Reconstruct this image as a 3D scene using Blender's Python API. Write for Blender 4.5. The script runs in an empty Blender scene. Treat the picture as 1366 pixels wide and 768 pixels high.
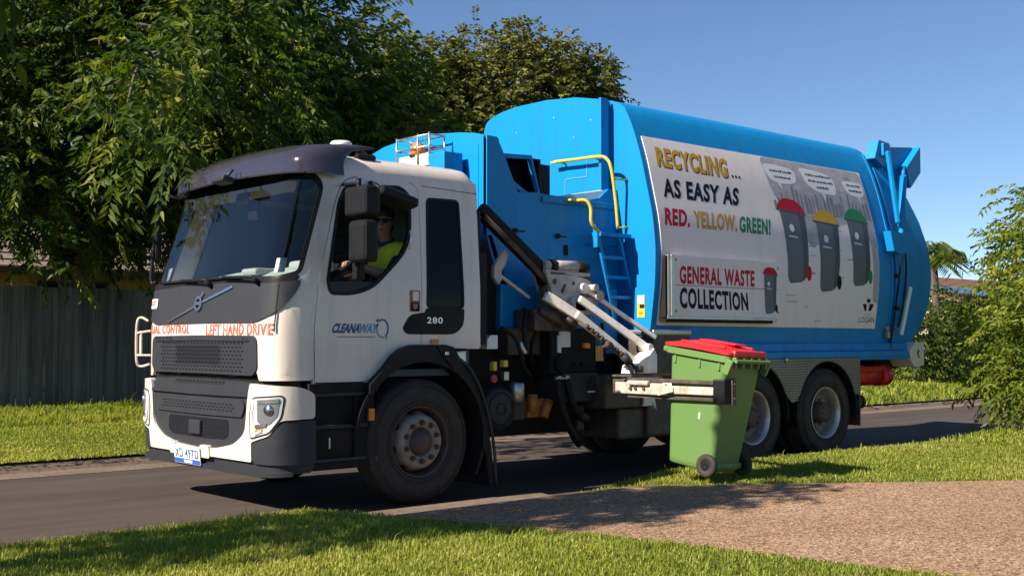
import bpy, bmesh, math, random, bisect
import numpy as np
from mathutils import Vector, Matrix

scene = bpy.context.scene
COL = scene.collection
R = math.radians

# ------------------------------------------------------------------ camera, light, exposure
F_PX, PW = 1563.0, 1366.0
YAW, PITCH = R(48.5), math.atan(69 / 1563.0)
cam_d = bpy.data.cameras.new("camera")
cam = bpy.data.objects.new("camera", cam_d)
COL.objects.link(cam)
_d = Vector((math.cos(YAW) * math.cos(PITCH), math.sin(YAW) * math.cos(PITCH), math.sin(PITCH)))
cam.location = (-5.81, -7.68, 1.34)
cam.rotation_euler = _d.to_track_quat('-Z', 'Y').to_euler()
cam_d.sensor_width = 36.0
cam_d.lens = F_PX / PW * 36.0
cam_d.clip_start = 0.1
cam_d.clip_end = 3000
scene.camera = cam

SUN_DIR = Vector((1.0, -0.12, -0.76)).normalized()        # the way the light travels
SUN_EL = math.asin(-SUN_DIR.z)
world = bpy.data.worlds.new("World")
scene.world = world
world.use_nodes = True
wn = world.node_tree
for n in list(wn.nodes):
    wn.nodes.remove(n)
sky = wn.nodes.new('ShaderNodeTexSky')
sky.sky_type = 'NISHITA'
sky.sun_disc = False
sky.sun_elevation = SUN_EL
sky.sun_rotation = math.atan2(-SUN_DIR.x, -SUN_DIR.y)
sky.altitude = 1500
sky.air_density = 1.0
sky.dust_density = 0.1
sky.ozone_density = 5.0
bg = wn.nodes.new('ShaderNodeBackground')
bg.inputs['Strength'].default_value = 0.062
wo = wn.nodes.new('ShaderNodeOutputWorld')
wn.links.new(sky.outputs[0], bg.inputs['Color'])
wn.links.new(bg.outputs[0], wo.inputs['Surface'])
sun_d = bpy.data.lights.new("sun", 'SUN')
sun_d.energy = 5.0
sun_d.angle = R(0.5)
sun_d.color = (1.0, 0.89, 0.74)
sun = bpy.data.objects.new("sun", sun_d)
sun.rotation_euler = SUN_DIR.to_track_quat('-Z', 'Y').to_euler()
sun.location = (-20, 5, 20)
COL.objects.link(sun)
scene.view_settings.view_transform = 'Standard'
scene.view_settings.look = 'None'
scene.view_settings.exposure = 1.02
scene.view_settings.gamma = 1.0
scene.render.engine = 'CYCLES'
scene.cycles.max_bounces = 6
scene.cycles.diffuse_bounces = 3
scene.cycles.glossy_bounces = 3
scene.cycles.transparent_max_bounces = 10
scene.cycles.transmission_bounces = 4
scene.cycles.caustics_reflective = False
scene.cycles.caustics_refractive = False
scene.cycles.use_denoising = True

# ------------------------------------------------------------------ materials
def _nt(name):
    m = bpy.data.materials.new(name)
    m.use_nodes = True
    nt = m.node_tree
    return m, nt, nt.nodes['Principled BSDF']

def mat(name, col, rough=.5, metal=0., var=.12, scale=6., bump=0., bscale=60., coat=0., dirt=None, dscale=2.5, damt=.5, spec=.5, streak=None):
    """procedural paint/plastic/metal: base colour broken up by noise, optional dirt patches and bump"""
    m, nt, p = _nt(name)
    L = nt.links.new
    tc = nt.nodes.new('ShaderNodeTexCoord')
    nz = nt.nodes.new('ShaderNodeTexNoise')
    nz.inputs['Scale'].default_value = scale
    nz.inputs['Detail'].default_value = 6
    L(tc.outputs['Object'], nz.inputs['Vector'])
    mx = nt.nodes.new('ShaderNodeMix'); mx.data_type = 'RGBA'
    a = [c * (1 - var) for c in col]; b = [min(1, c * (1 + var)) for c in col]
    mx.inputs[6].default_value = (*a, 1); mx.inputs[7].default_value = (*b, 1)
    L(nz.outputs['Fac'], mx.inputs[0])
    out = mx.outputs[2]
    if dirt:
        n2 = nt.nodes.new('ShaderNodeTexNoise'); n2.inputs['Scale'].default_value = dscale
        n2.inputs['Detail'].default_value = 8; n2.inputs['Roughness'].default_value = .7
        L(tc.outputs['Object'], n2.inputs['Vector'])
        rp = nt.nodes.new('ShaderNodeMapRange')
        rp.inputs[1].default_value = .48; rp.inputs[2].default_value = .75
        rp.inputs[3].default_value = 0; rp.inputs[4].default_value = damt
        L(n2.outputs['Fac'], rp.inputs[0])
        m2 = nt.nodes.new('ShaderNodeMix'); m2.data_type = 'RGBA'
        L(rp.outputs[0], m2.inputs[0]); L(out, m2.inputs[6]); m2.inputs[7].default_value = (*dirt, 1)
        out = m2.outputs[2]
    if streak:                                             # run-down dirt: noise drawn out along the vertical
        mp = nt.nodes.new('ShaderNodeMapping'); mp.inputs['Scale'].default_value = (9, 9, .55)
        n4 = nt.nodes.new('ShaderNodeTexNoise'); n4.inputs['Scale'].default_value = 1.0; n4.inputs['Detail'].default_value = 7; n4.inputs['Roughness'].default_value = .65
        L(tc.outputs['Object'], mp.inputs[0]); L(mp.outputs[0], n4.inputs['Vector'])
        r4 = nt.nodes.new('ShaderNodeMapRange'); r4.inputs[1].default_value = .50; r4.inputs[2].default_value = .78; r4.inputs[3].default_value = 0; r4.inputs[4].default_value = streak[1]
        L(n4.outputs['Fac'], r4.inputs[0])
        m4 = nt.nodes.new('ShaderNodeMix'); m4.data_type = 'RGBA'; m4.inputs[7].default_value = (*streak[0], 1)
        L(r4.outputs[0], m4.inputs[0]); L(out, m4.inputs[6]); out = m4.outputs[2]
    L(out, p.inputs['Base Color'])
    p.inputs['Roughness'].default_value = rough
    p.inputs['Metallic'].default_value = metal
    p.inputs['Specular IOR Level'].default_value = spec
    p.inputs['Coat Weight'].default_value = coat
    p.inputs['Coat Roughness'].default_value = .06
    if bump:
        n3 = nt.nodes.new('ShaderNodeTexNoise'); n3.inputs['Scale'].default_value = bscale
        n3.inputs['Detail'].default_value = 4
        L(tc.outputs['Object'], n3.inputs['Vector'])
        bp = nt.nodes.new('ShaderNodeBump'); bp.inputs['Strength'].default_value = bump
        bp.inputs['Distance'].default_value = .01
        L(n3.outputs['Fac'], bp.inputs['Height']); L(bp.outputs[0], p.inputs['Normal'])
    return m

def leaf_mat(name, c1, c2, c3, trans=.35, rough=.45):
    m, nt, p = _nt(name)
    L = nt.links.new
    at = nt.nodes.new('ShaderNodeAttribute'); at.attribute_name = 'rnd'
    rp = nt.nodes.new('ShaderNodeValToRGB')
    rp.color_ramp.elements[0].color = (*c1, 1); rp.color_ramp.elements[1].color = (*c3, 1)
    e = rp.color_ramp.elements.new(.55); e.color = (*c2, 1)
    L(at.outputs['Fac'], rp.inputs[0])
    L(rp.outputs[0], p.inputs['Base Color'])
    p.inputs['Roughness'].default_value = rough
    p.inputs['Specular IOR Level'].default_value = .16
    tr = nt.nodes.new('ShaderNodeBsdfTranslucent')
    hs = nt.nodes.new('ShaderNodeMix'); hs.data_type = 'RGBA'; hs.blend_type = 'MULTIPLY'
    hs.inputs[0].default_value = 1; hs.inputs[7].default_value = (1.5, 1.65, .5, 1)
    L(rp.outputs[0], hs.inputs[6]); L(hs.outputs[2], tr.inputs['Color'])
    ms = nt.nodes.new('ShaderNodeMixShader'); ms.inputs[0].default_value = trans
    L(p.outputs[0], ms.inputs[1]); L(tr.outputs[0], ms.inputs[2])
    L(ms.outputs[0], nt.nodes['Material Output'].inputs['Surface'])
    return m

def glass_mat(name, tint, ior=1.5, rough=.02):
    m, nt, p = _nt(name)
    nt.nodes.remove(p)
    L = nt.links.new
    t = nt.nodes.new('ShaderNodeBsdfTransparent'); t.inputs[0].default_value = (*tint, 1)
    g = nt.nodes.new('ShaderNodeBsdfGlossy'); g.inputs['Roughness'].default_value = rough
    f = nt.nodes.new('ShaderNodeFresnel'); f.inputs['IOR'].default_value = ior
    ms = nt.nodes.new('ShaderNodeMixShader')
    L(f.outputs[0], ms.inputs[0]); L(t.outputs[0], ms.inputs[1]); L(g.outputs[0], ms.inputs[2])
    L(ms.outputs[0], nt.nodes['Material Output'].inputs['Surface'])
    return m

WHITE = mat('white_cab_paint', (.72, .635, .565), .30, var=.03, coat=.5, dirt=(.45, .40, .34), damt=.22, dscale=3, streak=((.36, .31, .26), .32))
CHAR = mat('charcoal_plastic', (.029, .031, .038), .5, var=.15, bump=.05, bscale=200, spec=.28)
BLACKP = mat('black_plastic', (.013, .013, .015), .42, var=.2, bump=.05, bscale=150, spec=.14)
DARK = mat('grimy_black_steel', (.007, .0065, .0065), .7, var=.5, scale=9, dirt=(.035, .028, .022), damt=.45, dscale=5, spec=.25)
VISORM = mat('tinted_visor_acrylic', (.035, .030, .045), .12, var=.1, coat=.5)
BLUE = mat('blue_truck_paint', (.001, .225, .55), .45, var=.07, scale=2.2, coat=.08, dirt=(.015, .16, .35), damt=.35, dscale=1.6, spec=.28, bump=.10, bscale=3.0, streak=((.03, .10, .16), .45))
BLUED = mat('worn_and_sunlit_pale_blue', (.30, .46, .58), .5, var=.2, dirt=(.1, .3, .5), damt=.6, dscale=9)
BANNER = mat('printed_banner_vinyl', (.84, .76, .73), .55, var=.04, dirt=(.60, .55, .53), damt=.25, dscale=1.3, spec=.2, streak=((.52, .47, .45), .25))
BANNERG = mat('printed_banner_grey', (.40, .375, .395), .55, var=.45, scale=9, dirt=(.58, .54, .54), damt=.8, dscale=3.2, spec=.2)
INKGREY = mat('banner_ink_grey', (.21, .205, .22), .5, var=.25, scale=7)
BINGREY = mat('printed_bin_grey', (.115, .115, .125), .5, var=.1)
BINGREYD = mat('printed_bin_dark_grey', (.06, .06, .068), .5, var=.1)
INKBLK = mat('ink_black', (.012, .012, .018), .5, var=.1, spec=.12)
INKRED = mat('ink_red', (.50, .012, .03), .5, var=.15, scale=20, spec=.12)
INKYEL = mat('ink_yellow', (.58, .33, .03), .5, var=.2, scale=14, spec=.12)
INKGRN = mat('ink_green', (.03, .24, .09), .5, var=.2, scale=20, spec=.12)
INKWHT = mat('ink_white', (.74, .73, .74), .5, var=.04)
INKNAVY = mat('ink_navy_blue', (.010, .085, .27), .5, var=.2)
INKSKY = mat('ink_light_blue', (.10, .28, .46), .5, var=.2)
DECALRED = mat('faded_red_decal', (.72, .10, .07), .5, var=.45, scale=26, dirt=(.72, .45, .40), damt=.75, dscale=16)
CHROME = mat('brushed_chrome', (.55, .55, .57), .22, metal=1, var=.08)
ALU = mat('bare_aluminium', (.50, .49, .47), .38, metal=.9, var=.15, scale=12, dirt=(.2, .17, .14), damt=.5)
CHECK = mat('checker_plate_steel', (.155, .135, .12), .55, metal=.35, var=.25, scale=10, dirt=(.12, .10, .08), damt=.6)
GRIPW = mat('grimy_cream_arm_paint', (.52, .46, .39), .5, var=.12, dirt=(.13, .085, .06), damt=.85, dscale=9)
CARRW = mat('weathered_grey_white_paint', (.46, .43, .40), .5, var=.15, dirt=(.10, .07, .05), damt=.85, dscale=6)
ARMW = mat('scuffed_white_arm_paint', (.86, .81, .74), .42, var=.05, dirt=(.30, .20, .13), damt=.55, dscale=7)
GREASE = mat('greasy_brown_steel', (.055, .04, .032), .55, var=.5, scale=12, dirt=(.25, .19, .14), damt=.4, dscale=9)
YELLOW = mat('yellow_rail_paint', (.66, .50, .05), .42, var=.15, dirt=(.5, .25, .05), damt=.5, dscale=9)
ORANGE = mat('amber_lens', (.75, .20, .01), .25, var=.1)
REDPL = mat('red_plastic_box', (.55, .01, .015), .32, var=.08)
RUBBER = mat('tyre_rubber', (.024, .020, .018), .78, var=.3, scale=8, dirt=(.070, .053, .043), damt=.65, dscale=4, bump=.2, bscale=80)
RIMM = mat('dusty_wheel_steel', (.27, .22, .185), .6, metal=.2, var=.2, scale=14, dirt=(.10, .07, .05), damt=.8, dscale=9)
RIMS = mat('silver_wheel_rim', (.52, .49, .46), .36, metal=.65, var=.15, scale=14, dirt=(.16, .11, .08), damt=.6, dscale=6)
HUBM = mat('rusty_hub', (.085, .06, .05), .6, metal=.2, var=.4, scale=20)
LENS = mat('headlight_chrome', (.55, .56, .60), .25, metal=.25, var=.3, scale=22)
SEATM = mat('dark_grey_seat_fabric', (.035, .04, .05), .9)
INTM = mat('blue_grey_cab_lining', (.07, .10, .13), .8)
DASHM = mat('grey_dashboard', (.32, .35, .33), .7, var=.12)
GLASS = glass_mat('windscreen_glass', (.88, .93, .95), 1.72)
SIDEGL = mat('dark_tinted_glass', (.004, .004, .005), .12, var=.1, spec=.12)
CLEAR = glass_mat('clear_lens', (.93, .94, .95), 1.5)
BINGRN = mat('green_bin_plastic', (.105, .205, .056), .5, var=.06, scale=4, bump=.08, bscale=300, dirt=(.08, .16, .045), damt=.4, dscale=4, streak=((.15, .19, .10), .35))
LIDRED = mat('red_lid_plastic', (.62, .018, .022), .42, var=.08)
SKIN = mat('skin', (.36, .20, .14), .55)
HAIR = mat('dark_hair', (.012, .01, .009), .6)
HIVIS = mat('high_visibility_yellow_cloth', (.62, .68, .03), .8, var=.1)
NAVY = mat('navy_cloth', (.012, .02, .085), .85)
PLATE_W = mat('number_plate_white', (.72, .72, .70), .4, var=.03)
PLATE_B = mat('number_plate_blue', (.03, .11, .42), .4, var=.05)

# ------------------------------------------------------------------ mesh helpers
class MB:
    def __init__(s): s.bm = bmesh.new()
    def _tag(s, vs, M):
        for v in vs: v.co = M @ v.co
    def box(s, c, size, rot=None, bev=0.0, seg=2):
        g = bmesh.ops.create_cube(s.bm, size=1.0)
        vs = g['verts']
        for v in vs: v.co = Vector((v.co.x * size[0], v.co.y * size[1], v.co.z * size[2]))
        if bev > 0:
            bev = min(bev, min(size) * .45)
            es = list({e for v in vs for e in v.link_edges})
            r = bmesh.ops.bevel(s.bm, geom=es, offset=bev, segments=seg, affect='EDGES', profile=.6)
            vs = list({v for f in r['faces'] for v in f.verts} | {v for v in vs if v.is_valid})
        M = Matrix.Translation(Vector(c))
        if rot is not None:
            M = M @ (rot.to_4x4() if hasattr(rot, 'to_4x4') else Matrix.Identity(4))
        s._tag(vs, M)
        return s
    def bx(s, x0, x1, y0, y1, z0, z1, bev=.006, seg=2):
        return s.box(((x0 + x1) / 2, (y0 + y1) / 2, (z0 + z1) / 2), (abs(x1 - x0), abs(y1 - y0), abs(z1 - z0)), None, bev, seg)
    def beam(s, a, b, w, h, bev=.008, up=(0, 0, 1)):
        """a box running from a to b; w sideways, h along 'up'"""
        a, b = Vector(a), Vector(b)
        d = (b - a); L = d.length; d.normalize()
        y = Vector(up).cross(d).normalized(); z = d.cross(y)
        M = Matrix((d, y, z)).transposed()
        return s.box((a + b) / 2, (L, w, h), M, bev)
    def tube(s, pts, r, n=10, cap=True):
        pts = [Vector(p) for p in pts]
        rs = r if isinstance(r, (list, tuple)) else [r] * len(pts)
        rings = []; prev = None
        for i, p in enumerate(pts):
            t = (pts[min(i + 1, len(pts) - 1)] - pts[max(i - 1, 0)]).normalized()
            if prev is None:
                a = Vector((0, 0, 1)) if abs(t.z) < .9 else Vector((1, 0, 0))
                u = t.cross(a).normalized()
            else:
                u = (prev - t * prev.dot(t)).normalized()
            prev = u; w = t.cross(u)
            rings.append([s.bm.verts.new(p + (u * math.cos(2 * math.pi * k / n) + w * math.sin(2 * math.pi * k / n)) * rs[i]) for k in range(n)])
        for A, B in zip(rings, rings[1:]):
            for k in range(n):
                f = s.bm.faces.new((A[k], A[(k + 1) % n], B[(k + 1) % n], B[k])); f.smooth = True
        if cap:
            s.bm.faces.new(rings[0][::-1]); s.bm.faces.new(rings[-1])
        return s
    def cyl(s, a, b, r, n=20, r2=None):
        return s.tube([a, b], [r, r if r2 is None else r2], n)
    def lathe(s, prof, c, axis='Y', n=48, close=False, ang=(0, 2 * math.pi)):
        """prof: (axial, radius) pairs turned round an axis through c"""
        full = abs(ang[1] - ang[0] - 2 * math.pi) < 1e-6
        m = n if full else n + 1
        rings = []
        for (a, r) in prof:
            ring = []
            for k in range(m):
                t = ang[0] + (ang[1] - ang[0]) * k / n
                if axis == 'Y': q = (c[0] + r * math.cos(t), c[1] + a, c[2] + r * math.sin(t))
                elif axis == 'X': q = (c[0] + a, c[1] + r * math.cos(t), c[2] + r * math.sin(t))
                else: q = (c[0] + r * math.cos(t), c[1] + r * math.sin(t), c[2] + a)
                ring.append(s.bm.verts.new(q))
            rings.append(ring)
        pr = list(zip(rings, rings[1:]))
        if close: pr.append((rings[-1], rings[0]))
        for A, B in pr:
            for k in range(n):
                k2 = (k + 1) % m
                try:
                    f = s.bm.faces.new((A[k], A[k2], B[k2], B[k])); f.smooth = True
                except ValueError: pass
        return s
    def poly(s, pts):
        s.bm.faces.new([s.bm.verts.new(p) for p in pts]); return s
    def prism(s, pts, vec):
        """closed prism: polygon pts swept by vec"""
        vec = Vector(vec)
        A = [s.bm.verts.new(Vector(p)) for p in pts]; B = [s.bm.verts.new(Vector(p) + vec) for p in pts]
        s.bm.faces.new(A); s.bm.faces.new(B[::-1])
        n = len(pts)
        for i in range(n): s.bm.faces.new((A[i], B[i], B[(i + 1) % n], A[(i + 1) % n]))
        return s
    def ball(s, c, r, seg=16, sc=(1, 1, 1)):
        g = bmesh.ops.create_uvsphere(s.bm, u_segments=seg, v_segments=seg // 2 + 2, radius=r)
        for v in g['verts']:
            v.co = Vector((v.co.x * sc[0] + c[0], v.co.y * sc[1] + c[1], v.co.z * sc[2] + c[2]))
            for f in v.link_faces: f.smooth = True
        return s
    def sheet(s, outline, holes=(), surf=None, off=0., thick=.02, cu=0, cv=0, back=None, sgn=1, smooth=True):
        """2-D outline (with holes) laid on the surface surf(u,v) and given a thickness"""
        t = bmesh.new(); es = []
        for lp in [outline] + list(holes):
            vs = [t.verts.new((p[0], p[1], 0)) for p in lp]
            for i in range(len(vs)): es.append(t.edges.new((vs[i], vs[(i + 1) % len(vs)])))
        bmesh.ops.triangle_fill(t, use_beauty=True, use_dissolve=False, edges=es)
        us = [p[0] for p in outline]; vv = [p[1] for p in outline]
        for (cut, lo, hi, no, ax) in ((cu, min(us), max(us), (1, 0, 0), 0), (cv, min(vv), max(vv), (0, 1, 0), 1)):
            if cut:
                k = math.floor(lo / cut) + 1
                while k * cut < hi - 1e-5:
                    co = [0, 0, 0]; co[ax] = k * cut
                    bmesh.ops.bisect_plane(t, geom=t.verts[:] + t.edges[:] + t.faces[:], dist=1e-6, plane_co=co, plane_no=no)
                    k += 1
        bmesh.ops.recalc_face_normals(t, faces=t.faces[:])
        t.verts.index_update()
        h = 1e-3; fr = []; bk = []
        for v in t.verts:
            u, w = v.co.x, v.co.y
            p = Vector(surf(u, w))
            n = (Vector(surf(u + h, w)) - Vector(surf(u - h, w))).cross(Vector(surf(u, w + h)) - Vector(surf(u, w - h))).normalized() * sgn
            q = p + n * off
            fr.append(s.bm.verts.new(q))
            if thick: bk.append(s.bm.verts.new(q - n * thick if back is None else q + Vector(back) * thick))
        for f in t.faces:
            ids = [v.index for v in f.verts]
            if (f.normal.z < 0) != (sgn < 0): ids = ids[::-1]
            try:
                g = s.bm.faces.new([fr[i] for i in ids]); g.smooth = smooth
                if thick: g = s.bm.faces.new([bk[i] for i in ids[::-1]]); g.smooth = smooth
            except ValueError: pass
        if thick:
            for e in t.edges:
                if len(e.link_faces) == 1:
                    a, b = e.verts[0].index, e.verts[1].index
                    try: s.bm.faces.new((fr[a], fr[b], bk[b], bk[a]))
                    except ValueError: pass
                    for x, y in ((fr[a], fr[b]), (bk[a], bk[b])):
                        ed = s.bm.edges.get((x, y))
                        if ed: ed.smooth = False
        t.free(); return s
    def done(s, name, m, parent=None, label=None, recalc=True, bev=0, autosm=False):
        if recalc: bmesh.ops.recalc_face_normals(s.bm, faces=s.bm.faces[:])
        me = bpy.data.meshes.new(name); s.bm.to_mesh(me); s.bm.free()
        for x in (m if isinstance(m, (list, tuple)) else [m]): me.materials.append(x)
        if autosm:
            for p in me.polygons: p.use_smooth = True
            me.set_sharp_from_angle(angle=R(35))
        o = bpy.data.objects.new(name, me); COL.objects.link(o)
        if parent: par(o, parent)
        if label: o['label'] = label
        if bev:
            b = o.modifiers.new('soft_edges', 'BEVEL'); b.width = bev; b.segments = 2; b.limit_method = 'ANGLE'; b.angle_limit = R(40)
        return o

def par(o, p):
    """parent without moving: only top-level things carry a location of their own"""
    o.parent = p
    o.matrix_parent_inverse = Matrix.Translation(-p.location) if p.parent is None else Matrix.Identity(4)

def thing(name, label, cat, loc=(0, 0, 0), group=None):
    o = bpy.data.objects.new(name, None); COL.objects.link(o)
    o.location = loc; o.empty_display_size = .3
    return tag(o, label, cat, group)

def tag(o, label, cat, group=None):
    o['label'] = label; o['category'] = cat
    if group: o['group'] = group
    return o

def struct(o):
    o['kind'] = 'structure'; return o

def rnd(pts, r=.03, n=4):
    """polygon with its corners rounded; a point may carry its own radius as third item"""
    out = []; N = len(pts)
    for i in range(N):
        p0, p, p1 = Vector(pts[i - 1][:2]), Vector(pts[i][:2]), Vector(pts[(i + 1) % N][:2])
        rr = pts[i][2] if len(pts[i]) > 2 else r
        if rr <= 0: out.append(tuple(p)); continue
        a, b = p0 - p, p1 - p
        k = min(rr, a.length * .45, b.length * .45)
        A, B = p + a.normalized() * k, p + b.normalized() * k
        for j in range(n + 1):
            t = j / n
            q = A * (1 - t) ** 2 + p * 2 * t * (1 - t) + B * t * t
            out.append((q.x, q.y))
    return out

def smooth_closed(pts, n=5):
    out = []; N = len(pts)
    for i in range(N):
        P = [pts[(i + k) % N] for k in (-1, 0, 1, 2)]
        for j in range(n):
            t = j / n
            out.append(tuple(.5 * (2 * P[1][a] + (P[2][a] - P[0][a]) * t + (2 * P[0][a] - 5 * P[1][a] + 4 * P[2][a] - P[3][a]) * t * t + (3 * P[1][a] - P[0][a] - 3 * P[2][a] + P[3][a]) * t ** 3) for a in range(2)))
    return out

def spline(pts, n=8):
    pts = [Vector(p) for p in pts]
    P = [pts[0] * 2 - pts[1]] + pts + [pts[-1] * 2 - pts[-2]]
    out = []
    for i in range(1, len(P) - 2):
        for k in range(n):
            t = k / n
            out.append(.5 * (2 * P[i] + (P[i + 1] - P[i - 1]) * t + (2 * P[i - 1] - 5 * P[i] + 4 * P[i + 1] - P[i + 2]) * t * t + (3 * P[i] - P[i - 1] - 3 * P[i + 1] + P[i + 2]) * t ** 3))
    out.append(pts[-1]); return out

def circ(cx, cy, rx, ry=None, n=20):
    ry = ry or rx
    return [(cx + rx * math.cos(2 * math.pi * k / n), cy + ry * math.sin(2 * math.pi * k / n)) for k in range(n)]

def ring2d(cx, cy, rx, ry, w, n=24):
    return circ(cx, cy, rx, ry, n), circ(cx, cy, rx - w, ry - w * ry / rx, n)

def lettering(body, quad, surf, off, m, parent, bold=.012, sgn=1, name='lettering', label=None, cv=.05, shear=0, space=1.12):
    """the words 'body' fitted into quad (bl, br, tr, tl in surface coordinates), lying on the surface"""
    cu = bpy.data.curves.new('text_tmp', 'FONT'); cu.body = body; cu.offset = bold; cu.shear = shear; cu.space_character = space
    cu.resolution_u = 3
    ob = bpy.data.objects.new('text_tmp', cu); COL.objects.link(ob)
    dg = bpy.context.evaluated_depsgraph_get()
    me = bpy.data.meshes.new_from_object(ob.evaluated_get(dg))
    bpy.data.objects.remove(ob); bpy.data.curves.remove(cu)
    t = bmesh.new(); t.from_mesh(me); bpy.data.meshes.remove(me)
    bmesh.ops.triangulate(t, faces=t.faces[:])
    xs = [v.co.x for v in t.verts]; ys = [v.co.y for v in t.verts]
    x0, x1, y0, y1 = min(xs), max(xs), min(ys), max(ys)
    for v in t.verts:
        a = (v.co.x - x0) / (x1 - x0); b = (v.co.y - y0) / (y1 - y0)
        u = [(quad[0][k] * (1 - a) + quad[1][k] * a) * (1 - b) + (quad[3][k] * (1 - a) + quad[2][k] * a) * b for k in range(2)]
        v.co = (u[0], u[1], 0)
    if cv:
        lo, hi = min(v.co.y for v in t.verts), max(v.co.y for v in t.verts)
        k = math.floor(lo / cv) + 1
        while k * cv < hi:
            bmesh.ops.bisect_plane(t, geom=t.verts[:] + t.edges[:] + t.faces[:], dist=1e-6, plane_co=(0, k * cv, 0), plane_no=(0, 1, 0)); k += 1
    h = 1e-3
    for v in t.verts:
        u, w = v.co.x, v.co.y
        n = (Vector(surf(u + h, w)) - Vector(surf(u - h, w))).cross(Vector(surf(u, w + h)) - Vector(surf(u, w - h))).normalized() * sgn
        v.co = Vector(surf(u, w)) + n * off
    me = bpy.data.meshes.new(name); t.to_mesh(me); t.free(); me.materials.append(m)
    o = bpy.data.objects.new(name, me); COL.objects.link(o); par(o, parent)
    if label: o['label'] = label
    return o

def Q(u0, u1, v0, v1): return [(u0, v0), (u1, v0), (u1, v1), (u0, v1)]
def PY(Y): return lambda u, v: (u, Y, v)
def PX(X): return lambda u, v: (X, u, v)       # use with sgn=-1 for a face looking forward
# ------------------------------------------------------------------ the setting: ground, road, verges
rng = np.random.default_rng(7)
random.seed(7)

def ground_mat(name, c1, c2, c3, s1, s2, rough=.9, bump=.3, bs=60, vor=None):
    m, nt, p = _nt(name); L = nt.links.new
    tc = nt.nodes.new('ShaderNodeTexCoord')
    n1 = nt.nodes.new('ShaderNodeTexNoise'); n1.inputs['Scale'].default_value = s1; n1.inputs['Detail'].default_value = 5
    n2 = nt.nodes.new('ShaderNodeTexNoise'); n2.inputs['Scale'].default_value = s2; n2.inputs['Detail'].default_value = 6; n2.inputs['Roughness'].default_value = .75
    L(tc.outputs['Object'], n1.inputs['Vector']); L(tc.outputs['Object'], n2.inputs['Vector'])
    ma = nt.nodes.new('ShaderNodeMix'); ma.data_type = 'RGBA'
    ma.inputs[6].default_value = (*c1, 1); ma.inputs[7].default_value = (*c2, 1)
    r1 = nt.nodes.new('ShaderNodeMapRange'); r1.inputs[1].default_value = .35; r1.inputs[2].default_value = .65
    L(n1.outputs['Fac'], r1.inputs[0]); L(r1.outputs[0], ma.inputs[0])
    mb = nt.nodes.new('ShaderNodeMix'); mb.data_type = 'RGBA'; mb.inputs[7].default_value = (*c3, 1)
    r2 = nt.nodes.new('ShaderNodeMapRange'); r2.inputs[1].default_value = .48; r2.inputs[2].default_value = .68
    L(n2.outputs['Fac'], r2.inputs[0]); L(r2.outputs[0], mb.inputs[0]); L(ma.outputs[2], mb.inputs[6])
    out = mb.outputs[2]; hgt = n2.outputs['Fac']
    if vor:
        v = nt.nodes.new('ShaderNodeTexVoronoi'); v.inputs['Scale'].default_value = vor
        L(tc.outputs['Object'], v.inputs['Vector'])
        sp = nt.nodes.new('ShaderNodeSeparateColor'); L(v.outputs['Color'], sp.inputs[0])
        mr = nt.nodes.new('ShaderNodeMapRange'); mr.inputs[3].default_value = .42; mr.inputs[4].default_value = 1.65
        L(sp.outputs[0], mr.inputs[0])
        mm = nt.nodes.new('ShaderNodeMix'); mm.data_type = 'RGBA'; mm.blend_type = 'MULTIPLY'; mm.inputs[0].default_value = 1
        L(out, mm.inputs[6]); L(mr.outputs[0], mm.inputs[7]); out = mm.outputs[2]; hgt = v.outputs['Distance']
    L(out, p.inputs['Base Color']); p.inputs['Roughness'].default_value = rough
    p.inputs['Specular IOR Level'].default_value = .25
    bp = nt.nodes.new('ShaderNodeBump'); bp.inputs['Strength'].default_value = bump; bp.inputs['Distance'].default_value = .02
    n3 = nt.nodes.new('ShaderNodeTexNoise'); n3.inputs['Scale'].default_value = bs; n3.inputs['Detail'].default_value = 3
    L(tc.outputs['Object'], n3.inputs['Vector'])
    L(hgt if vor else n3.outputs['Fac'], bp.inputs['Height']); L(bp.outputs[0], p.inputs['Normal'])
    return m

SOIL = ground_mat('turf_soil', (.075, .085, .022), (.10, .105, .03), (.12, .10, .05), 1.2, 9)
ASPH = ground_mat('asphalt', (.058, .045, .038), (.077, .061, .052), (.095, .076, .064), .7, 160, .85, .35, 220)
CONC = ground_mat('kerb_concrete', (.155, .115, .088), (.20, .152, .12), (.09, .066, .052), 2, 20, .85, .3, 120)
AGGR = ground_mat('exposed_aggregate', (.27, .168, .102), (.325, .21, .135), (.185, .112, .070), .9, 40, .85, .5, 90, vor=62)

_an = ASPH.node_tree; _ap = _an.nodes['Principled BSDF']; _al = _ap.inputs['Base Color'].links[0].from_socket
_am = _an.nodes.new('ShaderNodeMapping'); _am.inputs['Scale'].default_value = (.10, 1.6, 1)
_ac = [n for n in _an.nodes if n.type == 'TEX_COORD'][0]
_aq = _an.nodes.new('ShaderNodeTexNoise'); _aq.inputs['Scale'].default_value = 1.4; _aq.inputs['Detail'].default_value = 7; _aq.inputs['Roughness'].default_value = .7
_ar = _an.nodes.new('ShaderNodeMapRange'); _ar.inputs[1].default_value = .3; _ar.inputs[2].default_value = .7; _ar.inputs[3].default_value = .72; _ar.inputs[4].default_value = 1.25
_ax = _an.nodes.new('ShaderNodeMix'); _ax.data_type = 'RGBA'; _ax.blend_type = 'MULTIPLY'; _ax.inputs[0].default_value = 1
_an.links.new(_ac.outputs['Object'], _am.inputs[0]); _an.links.new(_am.outputs[0], _aq.inputs['Vector']); _an.links.new(_aq.outputs['Fac'], _ar.inputs[0])
_an.links.new(_al, _ax.inputs[6]); _an.links.new(_ar.outputs[0], _ax.inputs[7]); _an.links.new(_ax.outputs[2], _ap.inputs['Base Color'])
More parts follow.
